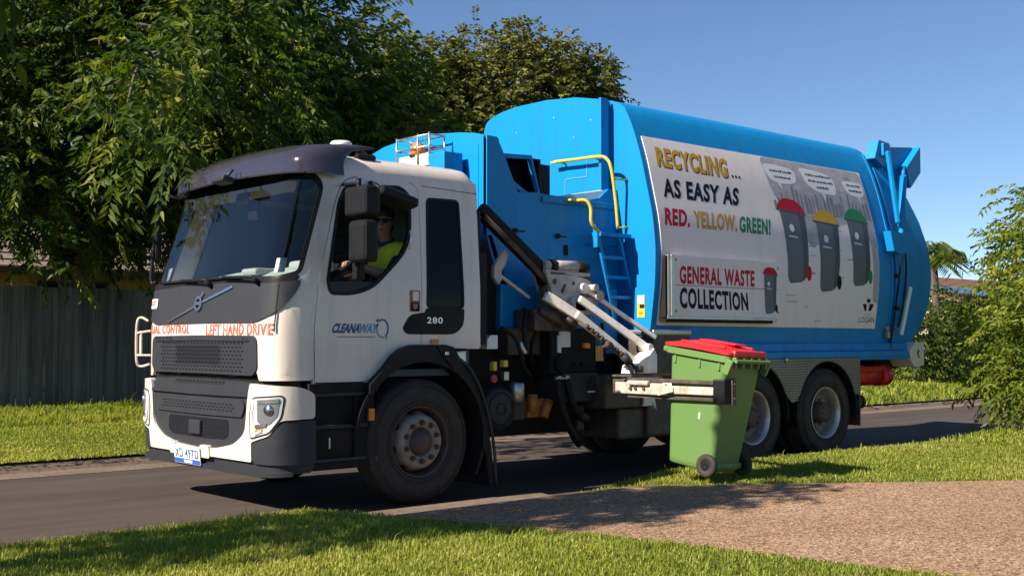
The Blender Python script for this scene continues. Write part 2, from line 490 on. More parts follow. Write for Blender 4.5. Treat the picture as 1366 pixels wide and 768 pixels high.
g = MB(); g.poly([(-900, -900, -.06), (900, -900, -.06), (900, 900, -.06), (-900, 900, -.06)])
struct(g.done('ground', SOIL))
rd = MB(); rd.poly([(-80, -.40, 0), (160, -.40, 0), (160, 4.05, 0), (-80, 4.05, 0)])
struct(rd.done('road', ASPH))

def drive_z(x, y):
    t = min(1, max(0, (-.45 - y) / .8)); t = t * t * (3 - 2 * t)
    return .012 + .142 * t
LEFT_EDGE = [(-1.36, -.79), (-1.15, -1.3), (-.9, -1.85), (-.62, -2.8), (-.43, -3.63), (-.18, -4.78), (.3, -8), (1, -30)]
RIGHT_EDGE = [(.97, -.80), (1.28, -1.21), (2.6, -2.1), (4.05, -3.1), (6, -5), (7, -9), (9, -30)]
nv_l = [(-80, -.62), (-1.45, -.62)] + LEFT_EDGE + [(-80, -30)]
nv_r = [(160, -.62), (160, -30)] + RIGHT_EDGE[::-1] + [(1.1, -.62)]
ramp = lambda x, y: (1 - np.clip((2.3 - x) / 1.2, 0, 1) * np.clip((y + 1.7) / .6, 0, 1) * (x > .5)) 
bump_z = lambda x, y: .025 + .123 * float(ramp(x, y)) + .012 * math.sin(x * 1.3 + y * .7) * math.sin(y * 1.9) 
for nm, ol in (('verge', nv_l), ('verge', nv_r)):
    v = MB(); v.sheet(ol, (), lambda a, b: (a, b, bump_z(a, b)), 0, .16, cu=.4, cv=.3, back=(0, 0, -1))
    o = struct(v.done(nm, SOIL))
dv = MB(); dv.sheet([(-1.5, -.40), (1.15, -.40)] + RIGHT_EDGE + LEFT_EDGE[::-1], (), lambda a, b: (a, b, drive_z(a, b)), .004, .02, cu=.4, cv=.15, back=(0, 0, -1))
struct(dv.done('driveway', AGGR))
for ya, yb in ((-.44, -.62),):
    k = MB()
    for xa, xb in ((-80, -1.5), (2.3, 160)):
        k.prism([(xa, -.40, .0), (xa, -.46, .03), (xa, -.50, .135), (xa, -.64, .15), (xa, -.64, -.05), (xa, -.40, -.05)], (xb - xa, 0, 0))
    struct(k.done('kerb', CONC))
ap = MB(); ap.sheet([(-1.5, -.16), (1.15, -.16), (1.0, -.62), (-1.42, -.70)], (), lambda a, b: (a, b, .006 + max(0, (-b - .3)) * .03 + drive_z(a, b) * .99), .004, 0, cu=.5, cv=.1)
struct(ap.done('driveway_apron', CONC))
# far side: gutter, kerb, rising verge up to the fence and on to the gardens behind
gt = MB(); gt.poly([(-80, 4.0, .004), (160, 4.0, .004), (160, 4.38, .012), (-80, 4.38, .012)])
gt.prism([(-80, 4.38, .0), (-80, 4.44, .055), (-80, 4.52, .09), (-80, 4.52, -.05), (-80, 4.38, -.05)], (240, 0, 0))
struct(gt.done('gutter', CONC))
def far_z(y):
    t = min(1, max(0, (y - 4.5) / 5.6))
    return .115 + .215 * t
fv = MB(); 
ys = [4.5, 5.2, 6, 7, 8, 9, 10.1, 14, 30, 90, 400]
for ya, yb in zip(ys, ys[1:]):
    fv.poly([(-200, ya, far_z(ya)), (400, ya, far_z(ya)), (400, yb, far_z(yb)), (-200, yb, far_z(yb))])
bmesh.ops.remove_doubles(fv.bm, verts=fv.bm.verts[:], dist=1e-4)
struct(fv.done('verge', SOIL))

# ------------------------------------------------------------------ grass and leaves (numpy)
def np_mesh(name, co, faces_flat, loop_tot, m, rnd_face=None):
    me = bpy.data.meshes.new(name)
    nf = len(faces_flat) // loop_tot
    me.vertices.add(len(co)); me.loops.add(len(faces_flat)); me.polygons.add(nf)
    me.vertices.foreach_set('co', np.asarray(co, np.float32).ravel())
    me.loops.foreach_set('vertex_index', np.asarray(faces_flat, np.int32))
    me.polygons.foreach_set('loop_start', np.arange(nf, dtype=np.int32) * loop_tot)
    me.polygons.foreach_set('loop_total', np.full(nf, loop_tot, np.int32))
    me.update(calc_edges=True)
    if rnd_face is not None:
        a = me.attributes.new('rnd', 'FLOAT', 'FACE'); a.data.foreach_set('value', np.asarray(rnd_face, np.float32))
    me.materials.append(m)
    o = bpy.data.objects.new(name, me); COL.objects.link(o)
    return o

def inside(poly, x, y):
    r = np.zeros(len(x), bool); n = len(poly)
    for i in range(n):
        x0, y0 = poly[i - 1]; x1, y1 = poly[i]
        c = ((y0 > y) != (y1 > y)) & (x < (x1 - x0) * (y - y0) / (y1 - y0 + 1e-12) + x0)
        r ^= c
    return r

GRASS = leaf_mat('grass_blades', (.150, .20, .03), (.27, .30, .048), (.48, .43, .15), .38, .6)
GRASSF = leaf_mat('lush_grass_blades', (.125, .18, .022), (.22, .26, .036), (.36, .33, .08), .38, .6)

def blades(name, m, regions):
    """regions: (poly, bbox, density, height, width, zfun)"""
    CO, RN = [], []
    for poly, bb, dens, hh, ww, zf in regions:
        n = int((bb[1] - bb[0]) * (bb[3] - bb[2]) * dens)
        x = rng.uniform(bb[0], bb[1], n); y = rng.uniform(bb[2], bb[3], n)
        k = inside(poly, x, y); x, y = x[k], y[k]; n = len(x)
        patch = .5 + .5 * np.sin(x * 2.1 + 1.3 * np.sin(y * 1.7)) * np.sin(y * 2.6 + np.sin(x * 1.1))
        h = hh * (.45 + .75 * rng.random(n) ** 1.5) * (.75 + .5 * patch)
        tuft = np.clip(np.sin(x * 7.3 + 3 * np.sin(y * 2.2)) * np.sin(y * 8.1 + 2 * np.sin(x * 3.1)) - .55, 0, 1) * 2.2
        h = h * (1 + .7 * tuft); tall = rng.random(n) < .03; h[tall] *= 1.8
        th = rng.uniform(0, 2 * np.pi, n); lean = rng.uniform(.15, .95, n)
        tx, ty = np.cos(th), np.sin(th)
        w = ww * rng.uniform(.6, 1.2, n)
        z = zf(x, y)
        px, py = -ty * w / 2, tx * w / 2
        b0 = np.stack([x - px, y - py, z - .004], 1); b1 = np.stack([x + px, y + py, z - .004], 1)
        mx, my, mz = x + tx * h * lean * .35, y + ty * h * lean * .35, z + h * .62
        m0 = np.stack([mx - px * .8, my - py * .8, mz], 1); m1 = np.stack([mx + px * .8, my + py * .8, mz], 1)
        tp = np.stack([x + tx * h * lean, y + ty * h * lean, z + h * (1 - .28 * lean)], 1)
        CO.append(np.stack([b0, b1, m1, m0, tp], 1).reshape(-1, 3))
        big = np.sin(x * .9 + 2 * np.sin(y * .6)) * np.sin(y * 1.3 + 1.5 * np.sin(x * .7)) + .5 * np.sin(x * 5.1 + y * 3.3) * np.sin(y * 6.1 - x * 2.7)
        r = np.clip(rng.normal(.36, .2, n) + (patch - .5) * .25 + big * .16, 0, 1); r[rng.random(n) < .06 + .10 * (big > .6)] = .97
        RN.append(np.repeat(r, 3))
    co = np.concatenate(CO); n = len(co) // 5
    base = (np.arange(n) * 5)[:, None]
    f = (base + np.array([0, 1, 2, 0, 2, 3, 3, 2, 4])[None, :]).ravel()
    o = np_mesh(name, co, f, 3, m, np.concatenate(RN)); o['kind'] = 'stuff'
    return o
MOWN = None

zn = lambda x, y: .025 + .123 * ramp(x, y) + .012 * np.sin(x * 1.3 + y * .7) * np.sin(y * 1.9)
nl = [(-9, -.56), (-1.44, -.56)] + LEFT_EDGE[:6] + [(-.1, -5.6), (-9, -5.6)]
nr = [(40, -.56), (40, -8)] + RIGHT_EDGE[:5][::-1] + [(1.1, -.56)]
blades('grass', GRASS, [
    (nl, (-5.6, 0, -5.4, -.5), 7500, .036, .0065, zn),
    (nr, (1.0, 7.0, -5.0, -.5), 4200, .034, .008, zn),
    (nr, (7.0, 14.0, -4.0, -.5), 1300, .07, .014, zn),
    (nr, (14.0, 32.0, -6.0, -.5), 220, .08, .025, zn)])
zf_ = lambda x, y: .115 + .215 * np.clip((y - 4.5) / 5.6, 0, 1)
fvp = [(-30, 4.44), (90, 4.44), (90, 30), (-30, 30)]
blades('grass', GRASS, [(fvp, (-4.5, 3.2, 4.44, 7.8), 3000, .030, .011, zf_)])
blades('grass', GRASSF, [
    (fvp, (-4.5, 3.2, 7.6, 10.05), 1900, .085, .013, zf_),
    (fvp, (3.2, 12, 4.44, 10.0), 260, .08, .02, zf_),
    (fvp, (12, 34, 4.44, 16.0), 170, .10, .035, zf_)])

def leaves(name, P, T, Ln, Wd, m, parent=None, rn=None):
    """P base points, T unit directions; each leaf two triangles folded on the midrib"""
    n = len(P)
    up = rng.normal(0, 1, (n, 3)); S = np.cross(T, up); S /= np.linalg.norm(S, axis=1)[:, None] + 1e-9
    N = np.cross(S, T)
    Ln = np.asarray(Ln)[:, None]; Wd = np.asarray(Wd)[:, None]
    mid = P + T * Ln * .42
    drop = np.array([0, 0, -1.0])[None, :] * Ln * .12
    a = mid + S * Wd * .5 + N * Wd * .14; b = mid - S * Wd * .5 + N * Wd * .14
    tip = P + T * Ln + drop
    co = np.stack([P, a, tip, b], 1).reshape(-1, 3)
    base = (np.arange(n) * 4)[:, None]
    f = (base + np.array([0, 1, 2, 0, 2, 3])[None, :]).ravel()
    if rn is None: rn = rng.random(n)
    o = np_mesh(name, co, f, 3, m, np.repeat(rn, 2))
    if parent: par(o, parent)
    return o

def unit(v): return v / (np.linalg.norm(v, axis=1)[:, None] + 1e-9)

def crown_clusters(lobes, n, inner=.55):
    """cluster centres scattered through the outer volume of the lobes"""
    vol = np.array([l[1][0] * l[1][1] * l[1][2] for l in lobes]) ** (2 / 3); vol = vol / vol.sum()
    C_, O_ = [], []
    for (c, r), f in zip(lobes, vol):
        k = int(n * f)
        d = unit(rng.normal(0, 1, (k, 3)))
        lump = 1 + .16 * np.sin(d[:, 0] * 7 + c[0]) * np.sin(d[:, 1] * 6 + c[1]) + .10 * np.sin(d[:, 2] * 9 + c[2])
        rad = (inner + (1 - inner) * rng.random(k) ** .6) * lump
        C_.append(np.array(c)[None] + d * rad[:, None] * np.array(r)[None]); O_.append(d)
    return np.concatenate(C_), np.concatenate(O_)

def pinnate(name, C_, O_, m, parent, per=14, spray=.5, Ln=.17, Wd=.045, droop=.9, tone=.25):
    """drooping compound leaves: a rachis per cluster with leaflets hanging along both sides"""
    n = len(C_)
    D = unit(O_ * np.array([1, 1, .5])[None] + rng.normal(0, .55, (n, 3)))
    L = spray * rng.uniform(.6, 1.3, n)
    t = np.linspace(.1, 1, per)[None, :].repeat(n, 0)
    base = C_[:, None, :] + D[:, None, :] * (t * L[:, None])[..., None]
    base[..., 2] -= droop * .55 * (t ** 2) * L[:, None]
    side = unit(np.cross(D, rng.normal(0, .25, (n, 3)) + np.array([0, 0, 1])[None]))
    sg = np.where(np.arange(per) % 2 == 0, 1., -1.)[None, :, None]
    T = side[:, None, :] * sg * .75 + D[:, None, :] * .5 + np.array([0, 0, -droop])[None, None] * (.45 + .6 * rng.random((n, per, 1)))
    T = T + rng.normal(0, .18, T.shape)
    T = unit(T.reshape(-1, 3)); P = base.reshape(-1, 3)
    k = len(P)
    rn = np.clip(np.repeat(rng.normal(.42, tone, n), per) + rng.normal(0, .12, k), 0, 1)
    return leaves(name, P, T, Ln * rng.uniform(.7, 1.2, k), Wd * rng.uniform(.7, 1.2, k), m, parent, rn)

BARK = mat('grey_brown_bark', (.09, .07, .055), .9, var=.4, scale=12, bump=.6, bscale=30)
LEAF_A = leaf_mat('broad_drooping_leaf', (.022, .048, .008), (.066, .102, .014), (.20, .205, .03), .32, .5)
LEAF_B = leaf_mat('broad_sunlit_leaf', (.036, .070, .011), (.105, .145, .021), (.26, .26, .042), .34, .5)  # same kind of leaf as LEAF_A, with sunlight put into the lighter tones
LEAF_C = leaf_mat('small_olive_leaf', (.065, .078, .02), (.125, .13, .034), (.23, .21, .058), .2, .5)
LEAF_D = leaf_mat('fresh_yellow_green_leaf', (.08, .125, .016), (.16, .20, .026), (.29, .28, .045), .42, .42)
LEAF_H = leaf_mat('hedge_leaf', (.03, .055, .012), (.07, .10, .02), (.13, .14, .03), .3, .5)

def trunk(parent, base, lobes, r0, m=BARK, fork=.35, lead=None):
    b = MB(); base = Vector(base)
    top = sum((Vector(l[0]) for l in lobes), Vector()) / len(lobes)
    fk = base.lerp(top, fork); fk.z = base.z + (top.z - base.z) * fork
    b.tube(spline([base, base.lerp(fk, .5) + Vector((.06, -.04, 0)), fk], 4), [r0 * (1 - .3 * i / 8) for i in range(9)], 12)
    for c, r in lobes:
        e = Vector(c); mid = fk.lerp(e, .5) + Vector((random.uniform(-.3, .3), random.uniform(-.3, .3), .25))
        b.tube(spline([fk, mid, e], 5), [r0 * (.62 - .05 * i) for i in range(11)], 9)
        for k in range(5):
            d = Vector((random.gauss(0, 1), random.gauss(0, 1), random.gauss(.2, .7))).normalized()
            q = e + Vector((d.x * r[0], d.y * r[1], d.z * r[2])) * .75
            b.tube(spline([mid.lerp(e, .6), (e + q) / 2 + Vector((0, 0, .12)), q], 4), [r0 * (.26 - .022 * i) for i in range(9)], 6)
    return b.done('trunk', m, parent)

# the big overhanging tree at the left, behind the fence
tA = thing('shade_tree', 'dark spreading shade tree drooping over the grey paling fence', 'tree', (1.0, 11.2, .33))
lobA = [((.2, 10.4, 6.6), (3.6, 2.6, 2.6)), ((2.0, 8.9, 5.4), (2.4, 2.6, 2.2)), ((2.4, 10.2, 3.95), (2.6, 1.8, 1.25)),
        ((.4, 10.0, 4.1), (2.4, 1.9, 1.45)), ((1.9, 9.6, 7.6), (2.5, 2.6, 1.9)), ((1.4, 6.6, 4.9), (1.5, 1.9, 1.3)), ((.5, 9.6, 3.1), (1.7, .9, .75)), ((2.2, 9.9, 3.2), (1.0, .7, .6)), ((3.1, 10.9, 3.7), (1.4, .8, .8)), ((-.6, 10.2, 5.2), (2.2, 2.2, 2.4))]
trunk(tA, (1.0, 11.2, .3), lobA, .24, fork=.4)
cA, oA = crown_clusters(lobA, 7000, .3)
# the long bough that reaches over the road to the cab
bough = spline([(1.4, 6.6, 5.0), (.3, 5.0, 4.7), (-.7, 3.9, 4.2), (-1.15, 3.2, 3.62)], 6)
bb = MB(); bb.tube(bough, [.035 - .0014 * i for i in range(len(bough))], 7); bb.done('bough', BARK, tA)
ex, eo = [], []
for i, p in enumerate(bough):
    for k in range(11 if i < 14 else 5):
        ex.append((p.x + random.gauss(0, .28), p.y + random.gauss(0, .32), p.z + random.gauss(-.12, .22))); eo.append((random.gauss(0, 1), random.gauss(0, 1), random.gauss(-.4, .4)))
for (x, y, z) in ((-1.28, 2.05, 2.98), (-1.2, 2.05, 3.02), (-1.12, 2.05, 3.06), (-1.25, 2.08, 2.92), (-1.1, 2.1, 3.12), (-1.25, 2.2, 3.2), (-1.22, 2.4, 3.3), (-1.25, 2.75, 3.05), (-1.3, 2.62, 2.95), (-1.2, 2.45, 3.02), (-1.42, 2.75, 2.6), (-1.45, 2.72, 2.42), (-1.35, 2.9, 3.2), (-1.3, 3.0, 2.9), (-1.25, 3.1, 3.3), (-1.2, 3.0, 3.45), (-1.4, 2.85, 2.8)):
    ex.append((x, y, z)); eo.append((-.3 + random.gauss(0, .3), -.5, -.5))
for (x, y, z) in ((.1, 8.2, 2.75), (.2, 8.2, 2.55), (.28, 8.2, 2.35), (.3, 8.25, 2.2), (.22, 8.2, 2.4), (.05, 8.2, 2.95), (-.2, 8.2, 3.4), (-.04, 8.2, 3.25), (-.43, 8.2, 3.5), (-.3, 8.2, 3.0), (.3, 8.2, 3.5), (.8, 8.2, 3.5), (.9, 8.3, 2.9)):
    ex.append((x, y, z)); eo.append((.1 + random.gauss(0, .3), -.4, -.6))
cA = np.concatenate([cA, np.array(ex)]); oA = np.concatenate([oA, unit(np.array(eo))])
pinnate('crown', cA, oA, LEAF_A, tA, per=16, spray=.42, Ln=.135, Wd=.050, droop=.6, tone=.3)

tB = thing('shade_tree', 'sunlit green shade tree with hanging leaf clusters rising behind the truck cab', 'tree', (6.2, 10.6, .33))
lobB = [((4.9, 9.6, 5.6), (2.0, 2.1, 1.8)), ((6.0, 9.8, 4.4), (2.2, 2.0, 1.7)), ((3.9, 9.4, 4.6), (1.8, 1.7, 1.6)), ((7.1, 10.0, 4.0), (1.5, 1.6, 1.5)), ((2.2, 9.4, 6.9), (2.0, 2.0, 1.3))]
trunk(tB, (6.2, 10.6, .3), lobB, .2)
cB, oB = crown_clusters(lobB, 5200, .35)
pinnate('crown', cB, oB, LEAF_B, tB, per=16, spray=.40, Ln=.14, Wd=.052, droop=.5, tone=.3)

tC = thing('olive_tree', 'tall fine-leaved olive green tree on the skyline behind the blue hopper', 'tree', (17.2, 17.6, .33))
lobC = [((14.91, 18.21, 7.3), (2.5, 2.2, 2.0)), ((16.51, 17.51, 8.2), (2.2, 2.0, 2.3)), ((17.91, 17.81, 7.2), (1.7, 1.8, 2.2)), ((13.2, 18.5, 7.5), (1.9, 1.8, 2.2)), ((12.2, 19.0, 6.3), (1.6, 1.6, 2.0)), ((15.31, 17.81, 5.0), (3.0, 2.2, 2.0)), ((18.51, 16.61, 8.6), (1.0, 1.2, 1.3)),
        ((19.31, 16.91, 6.6), (1.3, 1.3, 1.5)), ((18.21, 17.61, 5.0), (2.2, 2.0, 2.0))]
trunk(tC, (17.2, 17.6, .3), lobC, .28)
cC, oC = crown_clusters(lobC, 17000, .35)
pinnate('crown', cC, oC, LEAF_C, tC, per=12, spray=.40, Ln=.15, Wd=.075, droop=.25)

tD = thing('weeping_tree', 'bright yellow-green tree with low branches hanging over the road edge', 'tree', (10.6, -2.0, .15))
lobD = [((9.95, -1.45, 2.0), (1.6, 1.6, 1.5)), ((9.25, -.75, 1.35), (.8, .75, .7)), ((9.2, -.85, .80), (.75, .65, .5)), ((9.45, -.7, 2.35), (.6, .5, .55)), ((9.75, -1.15, 2.95), (.75, .75, .55)), ((10.6, -1.6, 1.2), (1.1, 1.0, .8))]
trunk(tD, (10.6, -2.0, .1), lobD, .13)
cD, oD = crown_clusters(lobD, 2700, .3)
pinnate('crown', cD, oD, LEAF_D, tD, per=13, spray=.36, Ln=.095, Wd=.036, droop=.7)

# street tree standing left of the picture: only its shadow on the near verge is seen
tE = thing('street_tree', 'slender street tree shading the near grass verge', 'tree', (-6.0, -.95, .15))
lobE = [((-6.3, -.80, 3.5), (1.5, .55, .9)), ((-4.7, -1.0, 3.9), (1.3, .5, .8)), ((-5.2, -1.25, 4.3), (1.2, .45, .6)), ((-5.0, -1.2, 5.2), (1.0, .38, .4))]
trunk(tE, (-6.0, -.95, .1), lobE, .09)
cE, oE = crown_clusters(lobE, 620, .2)
pinnate('crown', cE, oE, LEAF_A, tE, per=14, spray=.4, Ln=.16, Wd=.05)

def shrub(x, y, z, r, h, label, n=260, m=LEAF_H, Ln=.12):
    t = thing('shrub', label, 'shrub', (x, y, z), 'shrubs across the road')
    lob = [((x, y, z + h * .55), (r, r, h * .5)), ((x + r * .4, y + .2, z + h * .7), (r * .6, r * .6, h * .35))]
    trunk(t, (x, y, z), lob, .05)
    c, o = crown_clusters(lob, n, .4)
    pinnate('crown', c, o, m, t, per=12, spray=.35, Ln=Ln, Wd=Ln * .45, droop=.3)
shrub(21.9, 8.1, .28, 1.2, 1.85, 'rounded green shrub just behind the rear of the truck body', 420)
shrub(23.2, 7.6, .28, 1.2, 1.7, 'low leafy shrub between the rear bumper and the yellow-green tree', 400)
shrub(27.2, 10.4, .33, 1.7, 2.5, 'broad shrub in front of the house with roof panels', 420)
shrub(25.6, 7.4, .26, 1.6, 2.1, 'shrub half hidden behind the yellow-green tree', 360)
palm = thing('palm', 'dark feathery palm crown showing past the rear edge of the blue body', 'palm', (29.6, 11.7, .33))
pb = MB(); pb.tube([(29.6, 11.7, .3), (29.65, 11.65, 2.5), (29.6, 11.7, 4.1)], [.16, .13, .11], 9); pb.done('trunk', BARK, palm)
fc, fd = [], []
for k in range(26):
    a = random.uniform(0, 6.28); e = random.uniform(-.2, 1.1)
    for j in range(16):
        s_ = j / 15 * 1.0
        fc.append((29.6 + math.cos(a) * s_ * math.cos(e), 11.7 + math.sin(a) * s_ * math.cos(e), 4.1 + s_ * math.sin(e) - .45 * s_ * s_ * .8)); fd.append((math.cos(a + 1.2), math.sin(a + 1.2), -.6)); 
        fc.append(fc[-1]); fd.append((math.cos(a - 1.2), math.sin(a - 1.2), -.6))
leaves('crown', np.array(fc), unit(np.array(fd)), np.full(len(fc), .5), np.full(len(fc), .05), LEAF_A, palm)

# ------------------------------------------------------------------ fence and houses
WOOD = ground_mat('weathered_grey_timber', (.105, .093, .085), (.215, .19, .172), (.068, .06, .055), 2.3, 9, .85, .3, 30)
_wt = WOOD.node_tree
_wm = _wt.nodes.new('ShaderNodeMapping'); _wm.inputs['Scale'].default_value = (3.2, 3.2, .12)
_wc = [n for n in _wt.nodes if n.type == 'TEX_COORD'][0]
for l_ in list(_wt.links):
    if l_.from_node == _wc:
        s_ = l_.to_socket; _wt.links.remove(l_); _wt.links.new(_wm.outputs[0], s_)
_wt.links.new(_wc.outputs['Object'], _wm.inputs[0])
FY = 10.1
fn = thing('paling_fence', 'weathered grey timber paling fence behind the far verge', 'fence', (4.0, FY, .33))
for ch in range(1):
    pf = MB(); x = -9.0; k = 0
    while x < 16.0:
        w = .098 + random.uniform(-.004, .004)
        top = 2.13 + random.uniform(-.012, .012)
        pf.box((x + w / 2, FY + random.uniform(-.004, .004), (.36 + top) / 2), (w, .016, top - .36), Matrix.Rotation(random.uniform(-.004, .004), 3, 'Y'), .002, 1)
        x += w + .004; k += 1
    pf.done('palings', WOOD, fn)
    rl = MB()
    for z in (.6, 1.25, 1.9): rl.bx(-9, 16, FY + .015, FY + .06, z - .035, z + .035, .004)
    rl.done('rails', WOOD, fn)
    for i in range(11):
        MB().bx(-9 + i * 2.5, -8.9 + i * 2.5, FY + .06, FY + .15, .2, 2.05, .006).done('post', WOOD, fn)
    MB().bx(-9, 16, FY - .015, FY + .02, .24, .37, .004).done('plinth', WOOD, fn)

BRICK, bnt, bp_ = _nt('yellow_brick')
_tc = bnt.nodes.new('ShaderNodeTexCoord'); _mp = bnt.nodes.new('ShaderNodeMapping'); _mp.inputs['Rotation'].default_value = (R(90), 0, 0)
_br = bnt.nodes.new('ShaderNodeTexBrick'); _br.inputs['Scale'].default_value = 4.2
_br.inputs['Color1'].default_value = (.60, .40, .12, 1); _br.inputs['Color2'].default_value = (.50, .32, .09, 1); _br.inputs['Mortar'].default_value = (.30, .26, .20, 1)
_br.inputs['Mortar Size'].default_value = .018
bnt.links.new(_tc.outputs['Object'], _mp.inputs[0]); bnt.links.new(_mp.outputs[0], _br.inputs[0]); bnt.links.new(_br.outputs[0], bp_.inputs['Base Color']); bp_.inputs['Roughness'].default_value = .9
TILE = mat('grey_roof_tile', (.20, .16, .13), .8, var=.3, scale=18)
TILE2 = mat('terracotta_roof_tile', (.26, .14, .09), .8, var=.25, scale=18)
SOLAR = mat('solar_panel_glass', (.012, .016, .05), .12, var=.3, scale=8)
CREAM = mat('cream_render', (.48, .40, .30), .85)

def roof_tiles(b, x0, x1, ye, ze, yr, zr, rows, th=.035):
    for i in range(rows):
        t0, t1 = i / rows, (i + 1) / rows
        ya, yb = ye + (yr - ye) * t0, ye + (yr - ye) * t1
        za, zb = ze + (zr - ze) * t0, ze + (zr - ze) * t1
        b.prism([(x0, ya, za + th), (x0, yb, zb + th * .2), (x0, yb, zb - .05), (x0, ya, za - .05)], (x1 - x0, 0, 0))

h1 = thing('brick_house', 'yellow brick house with grey tiled roof glimpsed over the fence under the shade tree', 'house', (1.5, 17, .33))
MB().bx(-8, 7.0, 14.2, 20, .3, 2.62, .01).done('wall', BRICK, h1)
r1 = MB(); roof_tiles(r1, -8.6, 7.6, 13.6, 2.62, 17.1, 4.5, 14); roof_tiles(r1, -8.6, 7.6, 20.6, 2.62, 17.1, 4.5, 14)
r1.done('roof', TILE, h1)
MB().bx(-8.6, 7.6, 13.5, 13.6, 2.5, 2.64, .02).done('gutter_pipe', mat('brown_gutter', (.13, .09, .06), .5), h1)
for xa in (1.9, -2.2, 5.0):
    w = MB().bx(xa, xa + 1.3, 14.14, 14.22, 1.3, 2.42, .01).done('window', mat('bronze_frame', (.05, .035, .025), .5), h1)
    MB().bx(xa + .06, xa + 1.24, 14.12, 14.15, 1.36, 2.36, .003).done('pane', SIDEGL, w)

h2 = thing('house', 'house with terracotta roof and dark solar panels beyond the shrubs', 'house', (44, 20, .33))
MB().bx(38, 52, 15.5, 26, .3, 2.9, .02).done('wall', CREAM, h2)
r2 = MB(); roof_tiles(r2, 37.3, 52.6, 14.8, 2.85, 20.6, 4.3, 16); roof_tiles(r2, 37.3, 52.6, 26.6, 2.85, 20.6, 4.3, 16)
r2.done('roof', TILE2, h2)
MB().prism([(37.5, 15.5, 2.85), (37.5, 20.6, 4.18), (37.5, 25.8, 2.85)], (.12, 0, 0)).done('gable', CREAM, h2)
for i in range(4):
    s = MB(); x0 = 38.3 + i * 1.1
    zz = lambda y: 2.85 + (y - 14.8) / 5.8 * 1.45 + .12
    s.prism([(x0, 15.6, zz(15.6)), (x0, 17.3, zz(17.3)), (x0, 17.3, zz(17.3) - .04), (x0, 15.6, zz(15.6) - .04)], (1.05, 0, 0))
    s.done('solar_panel', SOLAR, h2)
w = MB().bx(37.94, 38.0, 17, 19, 1.2, 2.3, .01).done('window', BLACKP, h2)
w = MB().bx(40, 42, 15.44, 15.5, 1.2, 2.3, .01).done('window', BLACKP, h2)
# ------------------------------------------------------------------ the truck: surfaces its panels lie on
PLAN = [(0.80, .05), (-.60, .05), (-.98, .05), (-1.12, .056), (-1.22, .080), (-1.285, .125), (-1.325, .20), (-1.345, .32), (-1.355, .70), (-1.36, 1.2)]
def _cr(pts, n=12):
    out = []
    P = [pts[0]] + list(pts) + [(pts[-1][0] + .01, 2 * 1.2 - pts[-2][1])]
    for i in range(1, len(P) - 2):
        for k in range(n):
            t = k / n
            out.append(tuple(.5 * (2 * P[i][a] + (P[i + 1][a] - P[i - 1][a]) * t + (2 * P[i - 1][a] - 5 * P[i][a] + 4 * P[i + 1][a] - P[i + 2][a]) * t * t + (3 * P[i][a] - P[i - 1][a] - 3 * P[i + 1][a] + P[i + 2][a]) * t ** 3) for a in range(2)))
    out.append(pts[-1]); return out
_pl = ([(.80, .05), (-.97, .05)] + [p for p in _cr(PLAN) if p[0] < -.98])[::-1]
_cs = [0.]
for a, b in zip(_pl, _pl[1:]): _cs.append(_cs[-1] + math.dist(a, b))
SEND = _cs[-1]
def plan(s):
    sg = s >= 0; s = abs(s)
    i = min(max(bisect.bisect_right(_cs, s) - 1, 0), len(_cs) - 2)
    t = (s - _cs[i]) / (_cs[i + 1] - _cs[i])
    x = _pl[i][0] + (_pl[i + 1][0] - _pl[i][0]) * t; y = _pl[i][1] + (_pl[i + 1][1] - _pl[i][1]) * t
    return x, (y if sg else 2.4 - y)
def cabS(s, z):
    x, y = plan(s)
    w = min(1, max(0, (-.35 - x) / .6)); w = w * w * (3 - 2 * w)
    k = max(0, z - 1.80)
    x += w * (.27 * k) + .04 * max(0, min(1, (z - 1.42) / .38)) * w
    i = .075 * max(0, z - 1.75) * min(1, abs(1.2 - y) / .8)
    return (x, y + (i if y < 1.2 else -i), z)
def bumpS(s, z):
    x, y = plan(s); b = 1 if z > .62 else 1 - .10 * ((.62 - z) / .3) ** 2 * .35
    return (-.6 + (x + .6) * (1.03 * b), 1.2 + (y - 1.2) * 1.035, z)
BP = [(1.2, .10), (1.40, .075), (1.5, .055), (1.9, 0.0), (2.25, -.012), (2.55, .02), (2.83, .09), (3.1, .155), (3.35, .235), (3.55, .315), (3.70, .40)]
def bodyY(z):
    if z <= BP[0][0]: return BP[0][1]
    for i in range(len(BP) - 1):
        if z <= BP[i + 1][0]:
            a, b = BP[i], BP[i + 1]; p0 = BP[max(i - 1, 0)]; p1 = BP[min(i + 2, len(BP) - 1)]
            t = (z - a[0]) / (b[0] - a[0])
            return a[1] + (b[1] - a[1]) * t
    return BP[-1][1]
# smooth the traced section
_zz = np.linspace(1.2, 3.7, 101); _yy = np.interp(_zz, [p[0] for p in BP], [p[1] for p in BP])
_k = np.exp(-np.linspace(-2, 2, 15) ** 2); _k /= _k.sum(); _yp = np.pad(_yy, 7, mode='reflect', reflect_type='odd'); _ys = np.convolve(_yp, _k, 'valid')
def bodyY(z): return float(np.interp(z, _zz, _ys))
def bodyS(x, z): return (x, bodyY(z), z)
def mir(pts): return list(pts) + [(-p[0],) + tuple(p[1:]) for p in reversed(pts) if abs(p[0]) > 1e-6]

T = thing('garbage_truck', 'white cab rubbish truck with blue body and recycling banner stopped on the road', 'truck', (2.5, 1.2, 0))

